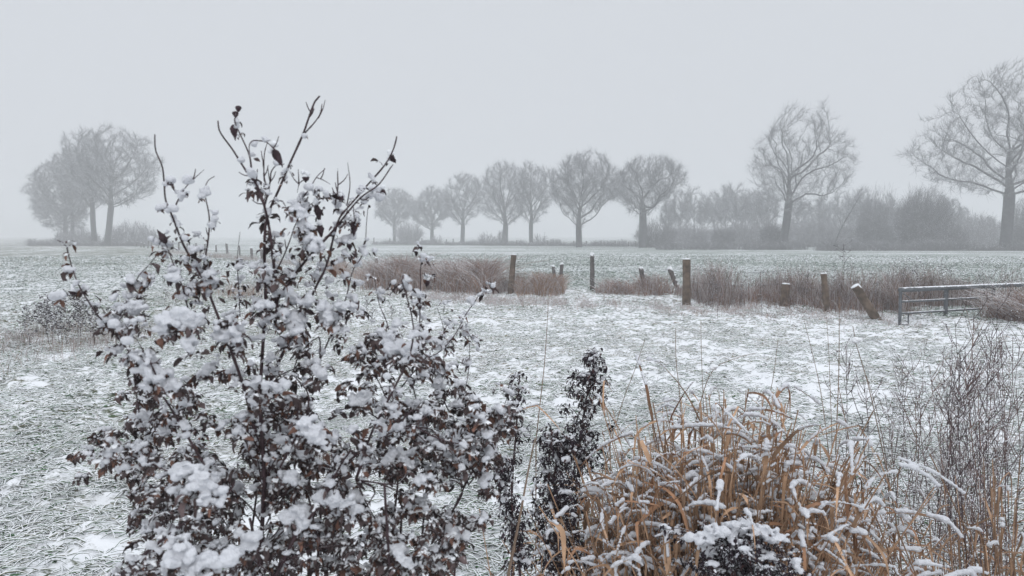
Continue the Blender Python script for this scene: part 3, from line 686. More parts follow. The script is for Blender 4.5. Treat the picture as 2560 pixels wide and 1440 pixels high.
# ------------------------------------------------------------------ single weeds (stem, side shoots, snow)
def make_weed(label, group, seed, h=1., lean=.06, nsh=18, shl=.14, rs=.0035, buds=.5, snowb=.6, name='dry_weed', loc=(0, 0, 0), col=(1, 1, 1), cat='weed', shoot_up=.7, bsize=1.):
    rng = np.random.default_rng(seed); K = 9; t = np.linspace(0, 1, K); a = rng.uniform(0, 6.28)
    P = np.stack([lean * h * t ** 1.5 * math.cos(a), lean * h * t ** 1.5 * math.sin(a), -.03 + h * t], -1) + rng.normal(0, .006, (K, 3)) * h * t[:, None]
    root = thing(name, label, cat, loc, group)
    mb = MB(); v, q = tubes(P[None], (rs * (1.1 - .75 * t))[None], 6); mb.add(v, q, 0, col); mb.build('stem', M['weed'], root)
    m = nsh; tt = rng.uniform(.3, .98, m) * (K - 1); k = tt.astype(int); u = (tt - k)[:, None]; s = P[k] * (1 - u) + P[np.minimum(k + 1, K - 1)] * u
    az = rng.uniform(0, 6.28, m); d = nrm(np.stack([np.cos(az), np.sin(az), np.full(m, shoot_up) + rng.normal(0, .25, m)], -1)); L = (shl * h * (1.25 - tt / K * .8) * rng.uniform(.5, 1.3, m))[:, None]
    Q = np.stack([s, s + d * L * .4, s + d * L * .75 + np.array([0, 0, .01]), s + d * L + rng.normal(0, .012, (m, 3)) * h], 1)
    mb = MB(); v, q = tubes(Q, np.tile([.55, .5, .42, .3], (m, 1)) * rs, 4); mb.add(v, q, 0, col)
    # forked ends
    i = np.repeat(np.arange(m), 2); s2 = Q[i, 2]; d2 = nrm(d[i] + rng.normal(0, .6, (len(i), 3))); L2 = L[i] * rng.uniform(.2, .5, (len(i), 1)); Q2 = np.stack([s2, s2 + d2 * L2 * .5, s2 + d2 * L2 + np.array([0, 0, .004])], 1)
    v, q = tubes(Q2, np.tile([.36, .3, .22], (len(i), 1)) * rs, 4); mb.add(v, q, 0, col)
    nb = int(buds * len(i))
    if nb:
        j = rng.choice(len(i), nb, replace=False); v, f = blobs(Q2[j, 2], rng.uniform(.5, 1.2, (nb, 3)) * rs * 1.7 * bsize, rng, 1, True, .15); mb.add(v, f, 0, np.array(col) * .6)
    mb.build('side_shoots', M['weed'], root)
    ns = int(snowb * len(i)) + 4; j = rng.choice(len(i), min(ns, len(i)), replace=False)
    C = np.vstack([Q2[j, 1 + (rng.random(len(j)) < .5)], s[rng.integers(0, m, ns // 2)], P[rng.integers(3, K, 3)]]) + np.array([0, 0, rs * .5]); mb = MB()
    v, f = blobs(C, rng.uniform(.5, 1.4, (len(C), 3)) * rs * np.array([1.15, 1.15, .8]) * bsize, rng, 1, True, .12); mb.add(v, f); mb.build('snow', M['snow'], root)
    return root

def weeds():
    rng = np.random.default_rng(8)
    # fence side tall weeds at the right
    pr = [make_weed('tall dark weed with bare forked shoots, rising from the fence strip', 'tall dark weeds of the fence strip', 200 + i, 1., .1, 16, .2, .0050, .25, .4, bsize=1.2) for i in range(3)]
    n = 0
    for i in range(26):
        px = [2110, 1860, 1905, 1780, 2180, 2230][i] if i < 6 else rng.uniform(1750, 2600) if i < 16 else rng.uniform(2200, 2600); row = rng.uniform(762, 800) + max(0, (px - 2100)) * .03; g = G(px, row); topr = rng.uniform(640, 700) if px > 2200 else rng.uniform(655, 715)
        if i == 0: topr = 602
        h = (row - topr) * g[1] / F; loc = (g[0], g[1], zground(g[0], g[1]))
        if i < 3: o = pr[i]; o.location = tuple(float(a) for a in loc); o.scale = (h, h, h)
        else: o = copy_thing(pr[i % 3], loc, rng.uniform(0, 6.28), h)
        if i == 25: pr[0]['label'] = 'tallest thin weed of the fence strip, rising above the far hedge foot'; del pr[0]['group']
    # left dark weeds
    pr = [make_weed('small dark weed with snowy seed heads in the left pasture', 'dark weeds of the left pasture patch', 220 + i, 1., .15, 24, .24, .009, 1.0, .4, bsize=1.7, col=(.7, .7, .75)) for i in range(3)]
    for i in range(26):
        px = rng.normal(190, 75) if i < 20 else rng.uniform(320, 1000); row = rng.uniform(825, 868) if i < 20 else rng.uniform(740, 830); g = G(px, row); h = rng.uniform(.4, .72) if i < 20 else rng.uniform(.2, .42); loc = (g[0], g[1], zground(g[0], g[1]))
        if i < 3: o = pr[i]; o.location = tuple(float(a) for a in loc); o.scale = (h, h, h)
        else: o = copy_thing(pr[i % 3], loc, rng.uniform(0, 6.28), h)
    # the right foreground stand of bare stems
    pr = [make_weed('slender bare weed with fine snowy side shoots in the right foreground stand', 'bare weeds of the right foreground stand', 240 + i, 1., .1, 12 + 3 * i, .15, .0018, .08, .6, shoot_up=1.3, bsize=.95, col=[(2.0, 1.75, 1.6), (1.4, 1.3, 1.35), (2.8, 2.3, 1.8), (1.7, 1.6, 1.6), (1.2, 1.15, 1.2)][i]) for i in range(5)]
    sp = []
    for i in range(60):
        px = 2140 + 440 * rng.random() ** .6; d = rng.uniform(2.3, 5.2); top = np.interp(px, [2140, 2300, 2450, 2560], [980, 920, 890, 850]) + rng.normal(0, 60)
        sp.append((px, top, d))
    for i, (px, top, d) in enumerate(sp):
        x = (px - CX) * d / F; h = CAMZ - (top - HOR) * d / F
        loc = (x + rng.normal(0, .03), d, zground(x, d))
        if i < 5: o = pr[i]; o.location = tuple(float(a) for a in loc); o.scale = (h,) * 3
        else: o = copy_thing(pr[i % 5], loc, rng.uniform(0, 6.28), (h, h, h))
    # short ones along the bottom right
    for i in range(26):
        px = rng.uniform(2050, 2580); row = rng.uniform(1080, 1440); d = rng.uniform(2.2, 3.6); h = CAMZ - (row - HOR) * d / F
        if h < .25: continue
        copy_thing(pr[rng.integers(5)], ((px - CX) * d / F, d, 0), rng.uniform(0, 6.28), h, 'short bare weed low in the right foreground stand', 'short bare weeds low in the right foreground')
    # sparse weeds in the middle meadow
    for i, (px, top, row) in enumerate([(1432, 790, 905), (1655, 860, 985), (1700, 920, 1000), (1640, 890, 1010), (1470, 830, 910), (1290, 930, 1030), (130, 1010, 1100), (250, 960, 1100), (1330, 1010, 1120), (60, 700, 745)]):
        g = G(px, row); h = (row - top) * g[1] / F
        copy_thing(pr[i % 5], (g[0], g[1], 0), rng.uniform(0, 6.28), (h * .8, h * .8, h), 'small bare weed standing singly in the snowy near pasture', 'single weeds of the near pasture')
weeds()

# ------------------------------------------------------------------ grass tussocks
def tussock(label, px, row, wpx, hpx, n, seed, green=(.05, .075, .045), snow=.38, group=None):
    rng = np.random.default_rng(seed); hpx = hpx * 1.25; n = int(n * 1.3); g = G(px, row); k = g[1] / F; w = wpx * k * .5; h = hpx * k
    a = rng.uniform(0, 6.28, n); r = np.sqrt(rng.random(n)) * .45; t = np.linspace(0, 1, 5)[None]
    el = rng.uniform(.2, 1, n); out = (w * (1.1 - .3 * el))[:, None] * t ** 1.3; x = (r * w * np.cos(a))[:, None] + out * np.cos(a)[:, None]; y = (r * w * np.sin(a))[:, None] + out * np.sin(a)[:, None]
    z = (h * (.5 + el))[:, None] * (2.0 * t - 1.6 * t ** 2) * rng.uniform(.7, 1.1, (n, 1))
    P = np.stack([x, y, z], -1) + rng.normal(0, .01, (n, 5, 3)) * t[..., None]
    W = np.tile([1, 1, .9, .7, .2], (n, 1)) * .0042 * (.6 + g[1] / 12); c = np.array(green)[None] * rng.uniform(.5, 1.6, (n, 1))
    side = np.stack([-np.sin(a), np.cos(a), np.zeros(n)], -1)
    mb = MB(); v, q = ribbon(P, W, side); mb.add(v, q, 0, np.repeat(c, 10, 0))
    m = rng.random(n) < snow; v, q = ribbon(P[m] + np.array([0, 0, .004]), W[m] * 1.1, side[m]); mt = np.ones(len(q), int); mb.add(v, q, mt)
    o = mb.build('grass_tussock', [M['blade'], M['snow']], loc=(g[0], g[1], zground(g[0], g[1])))
    tag(o, label, 'tussock', group)
tussock('dark green tussock of the near meadow under the tall lone post', 1600, 800, 60, 22, 220, 1)
tussock('small dark tussock left of the snowy bank under the leaning post', 1345, 808, 55, 20, 200, 2)
tussock('pale green tussock beside the right edge of the tall bush', 1215, 925, 80, 40, 360, 3, (.12, .14, .085))
tussock('dark tussock left of the stand of withered stalks', 1375, 945, 85, 30, 380, 4)
tussock('brown tussock seen between the right stems of the tall bush', 1025, 820, 60, 30, 260, 5, (.13, .10, .06), .25)
tussock('round dark tussock in the middle of the meadow', 1282, 862, 50, 24, 240, 6)
tussock('wide low tussock in front of the brown weeds', 1700, 825, 90, 18, 260, 7)
tussock('green tussock showing at the left photo edge', 60, 1040, 110, 25, 300, 8, (.09, .13, .07), .4)
tussock('tiny dark tussock alone in the far left pasture', 12, 712, 26, 14, 120, 9, (.05, .06, .045), .1)
rngt = np.random.default_rng(66)
for i in range(22):
    a_ = rngt.uniform(40, 2450); b_ = rngt.uniform(800, 1180)
    tussock('small snow powdered tuft of dark grass scattered over the near pasture', a_, b_, rngt.uniform(35, 70) * (b_ / 900) ** 2, rngt.uniform(10, 20) * (b_ / 900) ** 2, 170, 700 + i, (.055, .085, .045) if i % 3 else (.13, .11, .07), .5, 'dark grass tufts scattered over the near pasture')
tussock('tussock half buried in snow right of the brown reed clump', 2230, 1010, 70, 18, 240, 10)
#STAGE4

# ------------------------------------------------------------------ near plants: leaves, snow, stems
def leaf_fan(mb, C, L, W, rng, droop=1.0, col=None, K=6, up0=.1):
    n = len(C); a = rng.uniform(0, 6.28, n); d = nrm(np.stack([np.cos(a), np.sin(a), up0 + rng.normal(0, .35, n)], -1)); side = np.stack([-np.sin(a), np.cos(a), rng.normal(0, .3, n)], -1); side = nrm(side)
    P = [C]; S = [side]; st = (L / (K - 1))[:, None]; dr = (droop * rng.uniform(.2, 1.1, n))[:, None]; cur = rng.normal(0, .5, (n, 1))
    for k in range(K - 1):
        P.append(P[-1] + d * st); d = nrm(d + np.array([0, 0, -1.]) * dr * .75 + side * cur * .5 + rng.normal(0, .16, (n, 3))); side = nrm(side + np.cross(side, d) * rng.normal(0, .35, (n, 1))); S.append(side)
    P = np.stack(P, 1); S = np.stack(S, 1); t = np.linspace(0, 1, K)[None]; w = W[:, None] * np.sin(np.pi * (t * .93 + .035)) ** .7 * (1 - .25 * t)
    w = w * rng.uniform(.6, 1.25, (n, K)); T = nrm(np.gradient(P, axis=1)); nn = np.cross(T, S); fold = rng.uniform(-.2, 1.0, (n, 1, 1)) * w[..., None]
    V = np.stack([P - S * w[..., None] + nn * fold, P + rng.normal(0, .08, P.shape) * w[..., None], P + S * w[..., None] + nn * fold * rng.uniform(.3, 1.2, (n, 1, 1))], 2)
    idx = np.arange(n * K * 3).reshape(n, K, 3); q = np.stack([idx[:, :-1, :-1], idx[:, :-1, 1:], idx[:, 1:, 1:], idx[:, 1:, :-1]], -1).reshape(-1, 4)
    c = np.ones((n, 3)) if col is None else col; mb.add(V.reshape(-1, 3), q, 0, np.repeat(c, K * 3, 0)); return P

def leafcols(n, rng):
    c = np.array([[1., .95, 1.]]) * rng.uniform(.45, 1.5, (n, 1)); w = rng.random(n) < .22; c[w] *= np.array([1.7, 1.25, .95]); return c

def snow_pile(C, rx, ry, rz, rng, n, size):
    """overlapping ellipsoids piled in a dome"""
    u = rng.normal(0, .5, (n, 3)); u = u / np.maximum(1.0, np.linalg.norm(u, axis=1, keepdims=True)); c = C + u * np.array([rx, ry, rz]); r = size * rng.uniform(.45, 1.0, n) * (1 + .6 * (rng.random(n) < .2))
    return c, np.stack([r * rng.uniform(.9, 1.4, n), r * rng.uniform(.9, 1.3, n), r * rng.uniform(.45, .8, n)], -1)

def snow_object(Cs, Rs, root, rng, voxel=.0026, disp=.0035, extra=None, dsize=.012, sm=2, big=0.):
    mb = MB(); v, f = blobs(np.vstack(Cs), np.vstack(Rs), rng, 2, True, .05); mb.add(v, f)
    if extra is not None: mb.add(*extra)
    o = mb.build('snow', M['shadesnow'], root)
    r = o.modifiers.new('merge', 'REMESH'); r.mode = 'VOXEL'; r.voxel_size = voxel; r.use_smooth_shade = True
    s = o.modifiers.new('soft', 'SMOOTH'); s.factor = .5; s.iterations = sm
    tx = bpy.data.textures.new('snow_lumps', 'CLOUDS'); tx.noise_scale = dsize; tx.noise_depth = 2
    d = o.modifiers.new('lumps', 'DISPLACE'); d.texture = tx; d.strength = disp; d.mid_level = .5; d.texture_coords = 'LOCAL'
    t3 = bpy.data.textures.new('snow_grain', 'CLOUDS'); t3.noise_scale = .0035; t3.noise_depth = 1
    d = o.modifiers.new('grain', 'DISPLACE'); d.texture = t3; d.strength = .0028; d.mid_level = .5; d.texture_coords = 'LOCAL'
    if big:
        t2 = bpy.data.textures.new('snow_clumps', 'CLOUDS'); t2.noise_scale = .022; t2.noise_depth = 1
        d = o.modifiers.new('clumps', 'DISPLACE'); d.texture = t2; d.strength = big; d.mid_level = .5; d.texture_coords = 'LOCAL'
    dg = bpy.context.evaluated_depsgraph_get(); me = bpy.data.meshes.new_from_object(o.evaluated_get(dg)); o.modifiers.clear(); o.data = me
    if not me.materials: me.materials.append(M['shadesnow'])
    return o

def capped_tube(mb, P, R, S=6, col=None):
    P = np.asarray(P); P2 = np.vstack([P[:1], P, P[-1:]]); R2 = np.concatenate([[R[0] * .1], R, [R[-1] * .1]]); P2[0] -= (P[1] - P[0]) * .01; P2[-1] += (P[-1] - P[-2]) * .01
    v, q = tubes(P2[None], R2[None], S); mb.add(v, q, 0, col)

# ---- the tall snow laden bush on the left
def big_bush():
    rng = np.random.default_rng(77); base = np.array([(660 - CX) * 1.32 / F, 1.32, 0.])
    root = thing('snowy_bush', 'tall bush with withered brown leaves under thick snow, filling the left foreground', 'bush', base)
    stems = [  # polylines in photo pixels (traced), distance, radius mm
        ([(799, 240), (786, 256), (772, 294), (757, 337), (722, 414), (706, 453), (690, 490), (676, 520), (664, 560), (661, 640), (664, 720), (662, 790), (655, 899), (650, 1010), (660, 1180), (655, 1330), (650, 1460)], 1.30, 4.3),
        ([(545, 302), (550, 330), (582, 375), (617, 430), (646, 470), (662, 520), (671, 560), (677, 593), (683, 648), (690, 718), (694, 800)], 1.28, 3.3),
        ([(813, 250), (806, 275), (788, 304), (757, 338)], 1.30, 1.5), ([(786, 272), (781, 283), (773, 294)], 1.30, 1.3),
        ([(590, 285), (587, 304), (601, 337), (619, 376), (626, 400), (630, 430), (645, 480), (661, 512)], 1.27, 2.2),
        ([(626, 400), (623, 365), (632, 352), (650, 352), (668, 356), (687, 374)], 1.26, 1.5),
        ([(710, 410), (690, 414), (678, 430), (676, 450), (668, 490), (661, 515)], 1.29, 2.0), ([(669, 355), (661, 385), (660, 440), (665, 462)], 1.31, 1.5),
        ([(1004, 700), (1030, 792), (1032, 850), (1019, 900), (978, 986), (930, 1080), (890, 1200)], 1.22, 2.5),
        ([(992, 341), (984, 372), (963, 411), (920, 461), (881, 506), (850, 543), (834, 593), (815, 667), (790, 717), (759, 787), (709, 880), (668, 975), (650, 1060)], 1.36, 3.2),
        ([(982, 411), (947, 461), (904, 492), (870, 530), (830, 580), (788, 625), (749, 671), (700, 740), (663, 800)], 1.33, 3.0),
        ([(869, 405), (875, 461), (867, 515)], 1.36, 1.3), ([(844, 420), (845, 469), (838, 512)], 1.35, 1.3),
        ([(813, 422), (792, 442), (775, 470), (757, 495), (745, 515)], 1.32, 1.6), ([(826, 461), (808, 450), (792, 444)], 1.32, 1.0), ([(743, 482), (748, 460), (758, 451), (768, 452)], 1.32, 1.1),
        ([(762, 530), (775, 512), (795, 500), (815, 495), (850, 497)], 1.34, 1.4), ([(960, 485), (940, 480), (920, 495), (900, 515)], 1.35, 1.3), ([(885, 540), (888, 560)], 1.35, 1.0),
        ([(387, 337), (389, 376), (405, 414), (410, 453), (414, 500), (430, 539), (457, 609), (480, 650), (496, 679), (515, 715), (531, 755), (560, 830), (600, 940), (640, 1080)], 1.25, 3.0),
        ([(510, 424), (480, 452), (463, 470), (445, 500), (438, 520)], 1.25, 1.4), ([(536, 441), (520, 452), (511, 475), (514, 495), (523, 543), (521, 593), (512, 650), (505, 690)], 1.27, 1.9),
        ([(398, 580), (414, 609), (430, 650), (445, 690), (456, 718), (470, 770), (500, 850)], 1.24, 1.7), ([(600, 580), (593, 651), (597, 722), (600, 790)], 1.40, 1.2),
        ([(166, 616), (177, 658), (195, 709), (220, 752), (243, 787), (275, 822), (319, 874), (370, 940), (420, 1010), (480, 1110), (560, 1250)], 1.2, 2.5),
        ([(392, 638), (370, 665), (348, 688), (335, 715), (300, 790)], 1.22, 1.4), ([(339, 845), (360, 880), (384, 924), (400, 970)], 1.15, 1.5), ([(313, 810), (323, 857), (342, 994), (355, 1080)], 1.18, 1.5),
        ([(920, 519), (916, 560), (914, 600), (905, 640), (881, 680), (860, 760), (800, 900)], 1.38, 1.6), ([(749, 539), (735, 570), (722, 609), (700, 660), (668, 716)], 1.30, 1.8),
        ([(1062, 626), (1052, 664), (1051, 724), (1048, 842), (1040, 950)], 1.45, 1.8), ([(936, 694), (947, 757), (969, 812), (990, 900)], 1.4, 1.3),
        ([(1210, 713), (1190, 750), (1166, 784), (1136, 839), (1098, 880), (1065, 899), (1010, 960), (950, 1050)], 1.5, 1.8), ([(1091, 762), (1109, 822), (1111, 869), (1105, 960)], 1.55, 1.2), ([(1163, 806), (1174, 866), (1168, 950), (1140, 1060)], 1.55, 1.3),
        ([(1290, 930), (1270, 990), (1230, 1080), (1180, 1180), (1120, 1300)], 1.5, 1.8), ([(878, 1126), (853, 1160), (800, 1260), (740, 1340), (690, 1440)], 1.2, 3.4), ([(1030, 1060), (960, 1090), (900, 1130), (840, 1180)], 1.25, 2.2),
        ([(780, 1030), (730, 1110), (700, 1170)], 1.25, 2.2), ([(470, 1300), (380, 1370), (300, 1440)], 1.1, 4.0), ([(230, 1110), (300, 1130), (380, 1160), (470, 1200)], 1.15, 2.2)]
    allp = []
    for pts, d, r in stems:
        n = max(8, len(pts) * 4); P2 = smoothline([(a, b, d + .02 * math.sin(i * 1.7 + a)) for i, (a, b) in enumerate(pts)], n)
        P = np.array([S3(*p) for p in P2]) - base; R = np.linspace(.38, 1, n) * r * .001 * .88; R = R * (1 + .22 * (rng.random(n) < .12))
        mb = MB(); capped_tube(mb, P, R, 7); mb.build('stem', M['stem'], root); allp.append(P)
    # lower stems down to the ground
    mb = MB(); gs = []
    for i in range(14):
        a, b = rng.uniform(300, 1230), rng.uniform(1150, 1400); d = rng.uniform(1.15, 1.6); e = S3(a, b, d) - base; g = np.array([rng.uniform(-.1, .1) + e[0] * .8, rng.uniform(-.15, .2), -.03])
        P = smoothline([g, g * .4 + e * .6 + rng.normal(0, .03, 3), e], 9); capped_tube(mb, P, np.linspace(.0035, .002, 9), 6)
    P = smoothline([np.array([0, 0, -.05]), S3(650, 1460, 1.3) - base], 6); capped_tube(mb, P, np.full(6, .0048), 7)
    mb.build('lower_stems', M['stem'], root)
    Cs, Rs = [], []; leaves = MB(); leaves2 = MB(); shoots = MB(); SP = np.vstack(allp)
    def cluster(px, row, rx, ry, d, nl=None, ls=1., sn=1., dens=1.):
        k = d / F; c = S3(px, row, d) - base; rx *= k; ry *= k; rd = (rx + ry) / 2
        m = max(3, int((5 + rx * ry / (.0065 ** 2) * 1.8) * sn)); size = min(rx, ry) * .5
        size = max(.0032, min(size, .0080)); C, R = snow_pile(c, rx * .95, rd * .9, ry * .9, rng, m, size); Cs.append(C); Rs.append(R)
        nl = nl if nl is not None else int((3 + rx * ry / (.011 ** 2) * 6.5) * dens)
        if nl: q = c + rng.normal(0, .42, (nl, 3)) * [rx, rd, ry * .7] + np.array([0, rd * .3, -ry * 1.0]); L = rng.uniform(.010, .025, nl) * ls; leaf_fan(leaves, q, L, L * rng.uniform(.17, .32, nl), rng, 1., leafcols(nl, rng))
    # traced snow caps: column, row, half width, half height, distance
    caps = [(205, 722, 26, 10, 1.2), (185, 728, 10, 7, 1.2), (325, 697, 20, 14, 1.22), (340, 738, 14, 9, 1.22), (300, 752, 30, 18, 1.2), (335, 768, 26, 18, 1.2), (268, 800, 20, 16, 1.2), (300, 818, 24, 12, 1.19), (352, 812, 30, 10, 1.18), (430, 800, 44, 24, 1.15), (470, 795, 32, 28, 1.15), (400, 830, 30, 16, 1.15), (480, 850, 22, 30, 1.15),
            (565, 800, 34, 14, 1.2), (560, 832, 34, 24, 1.2), (600, 822, 26, 22, 1.2), (595, 860, 14, 28, 1.2), (522, 690, 28, 16, 1.25), (485, 712, 26, 14, 1.25), (470, 722, 16, 10, 1.25), (600, 742, 13, 8, 1.4), (603, 700, 10, 13, 1.4), (590, 780, 16, 9, 1.38), (425, 683, 9, 9, 1.24),
            (738, 520, 30, 14, 1.28), (758, 545, 26, 24, 1.28), (728, 508, 20, 12, 1.28), (768, 568, 18, 12, 1.28), (628, 440, 11, 12, 1.28), (632, 465, 12, 14, 1.28), (707, 438, 10, 9, 1.3), (668, 465, 14, 6, 1.3), (655, 545, 15, 10, 1.3), (673, 528, 13, 14, 1.3), (690, 500, 8, 8, 1.3), (770, 590, 20, 14, 1.28), (800, 612, 28, 18, 1.28), (760, 610, 16, 16, 1.3), (690, 612, 16, 10, 1.3), (680, 592, 10, 12, 1.3),
            (700, 690, 34, 11, 1.27), (660, 698, 24, 10, 1.28), (645, 765, 34, 20, 1.25), (650, 690, 12, 7, 1.3), (725, 742, 24, 20, 1.3), (765, 745, 22, 24, 1.3), (700, 790, 24, 22, 1.28), (745, 800, 22, 20, 1.3), (830, 790, 36, 22, 1.3), (862, 770, 26, 18, 1.3), (810, 768, 22, 18, 1.3), (845, 830, 20, 16, 1.3), (738, 822, 18, 20, 1.27), (895, 868, 30, 14, 1.3), (905, 895, 16, 14, 1.32), (775, 905, 26, 14, 1.3), (795, 935, 28, 18, 1.28),
            (985, 815, 16, 10, 1.4), (955, 835, 14, 14, 1.32), (972, 850, 20, 20, 1.28), (1005, 880, 34, 28, 1.25), (985, 870, 26, 20, 1.25), (1045, 870, 26, 14, 1.28), (1060, 895, 30, 10, 1.3), (1070, 685, 14, 9, 1.45), (1052, 752, 9, 8, 1.45), (920, 690, 10, 6, 1.4), (865, 600, 12, 8, 1.36), (900, 780, 20, 10, 1.35), (858, 690, 12, 8, 1.36), (880, 742, 14, 14, 1.36),
            (335, 885, 24, 18, 1.17), (365, 915, 32, 26, 1.16), (395, 940, 36, 22, 1.15), (420, 965, 34, 20, 1.15), (360, 955, 20, 20, 1.16), (520, 915, 18, 22, 1.3), (545, 905, 12, 22, 1.3), (500, 935, 22, 12, 1.3), (635, 960, 34, 18, 1.22), (680, 968, 44, 24, 1.2), (640, 1000, 34, 20, 1.22), (700, 998, 36, 16, 1.22), (780, 1075, 46, 30, 1.15), (800, 1100, 30, 24, 1.15), (765, 1050, 20, 20, 1.16),
            (468, 1175, 34, 24, 1.05), (490, 1205, 50, 30, 1.05), (520, 1240, 46, 26, 1.05), (450, 1230, 30, 22, 1.07), (455, 1390, 60, 34, .98), (520, 1410, 70, 36, .98), (440, 1350, 40, 22, 1.0), (620, 1350, 30, 40, 1.1), (850, 1090, 34, 14, 1.2), (880, 1070, 26, 12, 1.2), (270, 1100, 30, 12, 1.15), (330, 1115, 38, 16, 1.15), (210, 1120, 18, 12, 1.15), (370, 1155, 26, 14, 1.15),
            (560, 1060, 26, 16, 1.22), (600, 1075, 16, 22, 1.22), (960, 1005, 26, 18, 1.35), (985, 1025, 24, 18, 1.35), (1040, 1010, 24, 16, 1.4), (900, 1000, 26, 20, 1.3), (1140, 1095, 34, 24, 1.4), (1110, 1120, 22, 30, 1.4), (1150, 1130, 26, 22, 1.4), (1180, 1010, 26, 16, 1.5), (1215, 1035, 20, 16, 1.5), (1190, 1060, 20, 26, 1.5), (1250, 1020, 12, 20, 1.5), (1265, 1050, 16, 16, 1.5), (1110, 920, 16, 18, 1.5), (1100, 960, 20, 22, 1.5), (1060, 1090, 22, 14, 1.4),
            (990, 1140, 30, 30, 1.3), (1005, 1165, 20, 16, 1.3), (1090, 1165, 18, 14, 1.4), (840, 1250, 40, 26, 1.18), (870, 1280, 34, 22, 1.2), (900, 1245, 30, 20, 1.25), (1140, 1330, 30, 22, 1.3), (1120, 1355, 20, 20, 1.3), (1150, 1150, 34, 8, 1.35), (1000, 1390, 38, 20, 1.2), (1040, 1400, 30, 18, 1.2), (1220, 1110, 22, 26, 1.45), (1200, 1160, 18, 20, 1.45), (960, 1300, 30, 14, 1.25), (740, 1290, 34, 26, 1.2), (720, 1200, 26, 20, 1.22)]
    for c in caps: cluster(*c)
    # smaller tufts where leaves cling to the upper twigs
    tufts = [(418, 458, 9, 5), (425, 449, 6, 4), (458, 485, 8, 10), (410, 515, 12, 5), (398, 520, 8, 4), (438, 545, 9, 9), (445, 560, 8, 10), (455, 590, 14, 9), (500, 492, 11, 6), (530, 530, 9, 11), (535, 548, 8, 6), (530, 560, 8, 11), (480, 622, 20, 10), (510, 618, 16, 7), (455, 645, 8, 8), (635, 355, 9, 6), (629, 385, 6, 9), (597, 337, 5, 4), (590, 300, 4, 6), (605, 330, 3, 3), (760, 339, 5, 3), (725, 412, 4, 4), (945, 400, 5, 4), (970, 398, 8, 7), (925, 440, 8, 8), (905, 470, 14, 6), (935, 450, 10, 6), (880, 500, 12, 7), (850, 490, 7, 7), (820, 490, 6, 4), (795, 520, 8, 7), (795, 540, 6, 9), (845, 525, 12, 9), (870, 545, 20, 9), (885, 525, 12, 7), (905, 520, 10, 6), (945, 475, 6, 4), (830, 585, 10, 8), (850, 600, 9, 7), (880, 590, 9, 5), (870, 560, 10, 7), (840, 560, 8, 8), (916, 598, 4, 3), (900, 620, 14, 9), (912, 612, 7, 5), (935, 625, 8, 5), (985, 705, 7, 5), (963, 815, 7, 6), (1148, 790, 7, 6), (1120, 875, 9, 7), (1190, 850, 6, 4), (420, 700, 7, 6), (1062, 640, 4, 5), (805, 660, 10, 10), (850, 650, 9, 7), (860, 625, 8, 8), (745, 590, 12, 12), (720, 640, 14, 10), (740, 655, 12, 10), (790, 690, 13, 10), (820, 705, 12, 10)]
    for (a, b, rx, ry) in tufts: cluster(a, b, rx, ry, 1.24 if a < 560 else 1.30 if a < 780 else 1.36, nl=rng.integers(1, 4), ls=.6)
    # the dense lower mass
    poly = np.array([(300, 870), (420, 900), (470, 960), (540, 900), (640, 900), (700, 800), (790, 740), (880, 790), (1000, 850), (1110, 900), (1190, 985), (1290, 1000), (1290, 1090), (1240, 1130), (1262, 1200), (1205, 1320), (1130, 1400), (1080, 1470), (270, 1470), (320, 1330), (330, 1230), (300, 1170), (200, 1190), (170, 1110), (250, 1075), (320, 1050), (295, 960)], float)
    def inside(x, y):
        c = False; j = len(poly) - 1
        for i in range(len(poly)):
            if (poly[i, 1] > y) != (poly[j, 1] > y) and x < (poly[j, 0] - poly[i, 0]) * (y - poly[i, 1]) / (poly[j, 1] - poly[i, 1]) + poly[i, 0]: c = not c
            j = i
        return c
    gaps = [(900, 1060, 60, 45), (560, 990, 60, 35), (560, 1110, 26, 30), (940, 1220, 45, 35), (1010, 930, 35, 25), (640, 1290, 26, 40), (500, 950, 30, 25), (820, 990, 22, 30), (1110, 1240, 24, 22), (830, 870, 30, 30), (1180, 1240, 26, 40), (790, 1440, 40, 14), (1010, 1310, 14, 20), (460, 900, 30, 26), (230, 1165, 22, 12), (1060, 970, 18, 18), (450, 1090, 16, 16), (720, 900, 14, 24), (1240, 1180, 14, 20)]
    pts = []; tries = 0
    while len(pts) < 900 and tries < 12000:
        tries += 1; x, y = rng.uniform(170, 1290), rng.uniform(740, 1470)
        if not inside(x, y): continue
        if any(((x - a) / (r + 12)) ** 2 + ((y - b) / (s + 12)) ** 2 < 1 for a, b, r, s in gaps): continue
        dn = np.clip((y - 760) / 300, .25, 1)
        if rng.random() > dn: continue
        pts.append((x, y))
    for x, y in pts:
        s = rng.uniform(7, 19) * (1 if y > 950 else .8); d = np.interp(y, [750, 1440], [1.38, 1.22]) + rng.uniform(-.05, .32)
        cluster(x, y, s * rng.uniform(.8, 1.4), s * rng.uniform(.5, 1.0), d, sn=rng.choice([.1, .5, 1.7]), dens=2.5, ls=.95)
        if rng.random() < .5:
            c = S3(x, y, d) - base; j = np.argmin(np.linalg.norm(SP - (c - [0, 0, .06]), axis=1)); q = SP[j]
            if np.linalg.norm(q - c) < .10: P = smoothline([q, (q + c) / 2 + rng.normal(0, .012, 3), c], 6); capped_tube(shoots, P, np.linspace(.0016, .0009, 6), 5)
    for i in range(90):   # short bare shoots
        P0 = allp[rng.integers(0, len(allp))]; j = rng.integers(len(P0) // 3, len(P0) - 1); d = nrm(rng.normal(0, .5, 3) + np.array([0, 0, .8])); L = rng.uniform(.006, .022)
        P = smoothline([P0[j], P0[j] + d * L * .6, P0[j] + d * L + np.array([0, 0, .005])], 5); capped_tube(shoots, P, np.linspace(.0011, .0006, 5), 5)
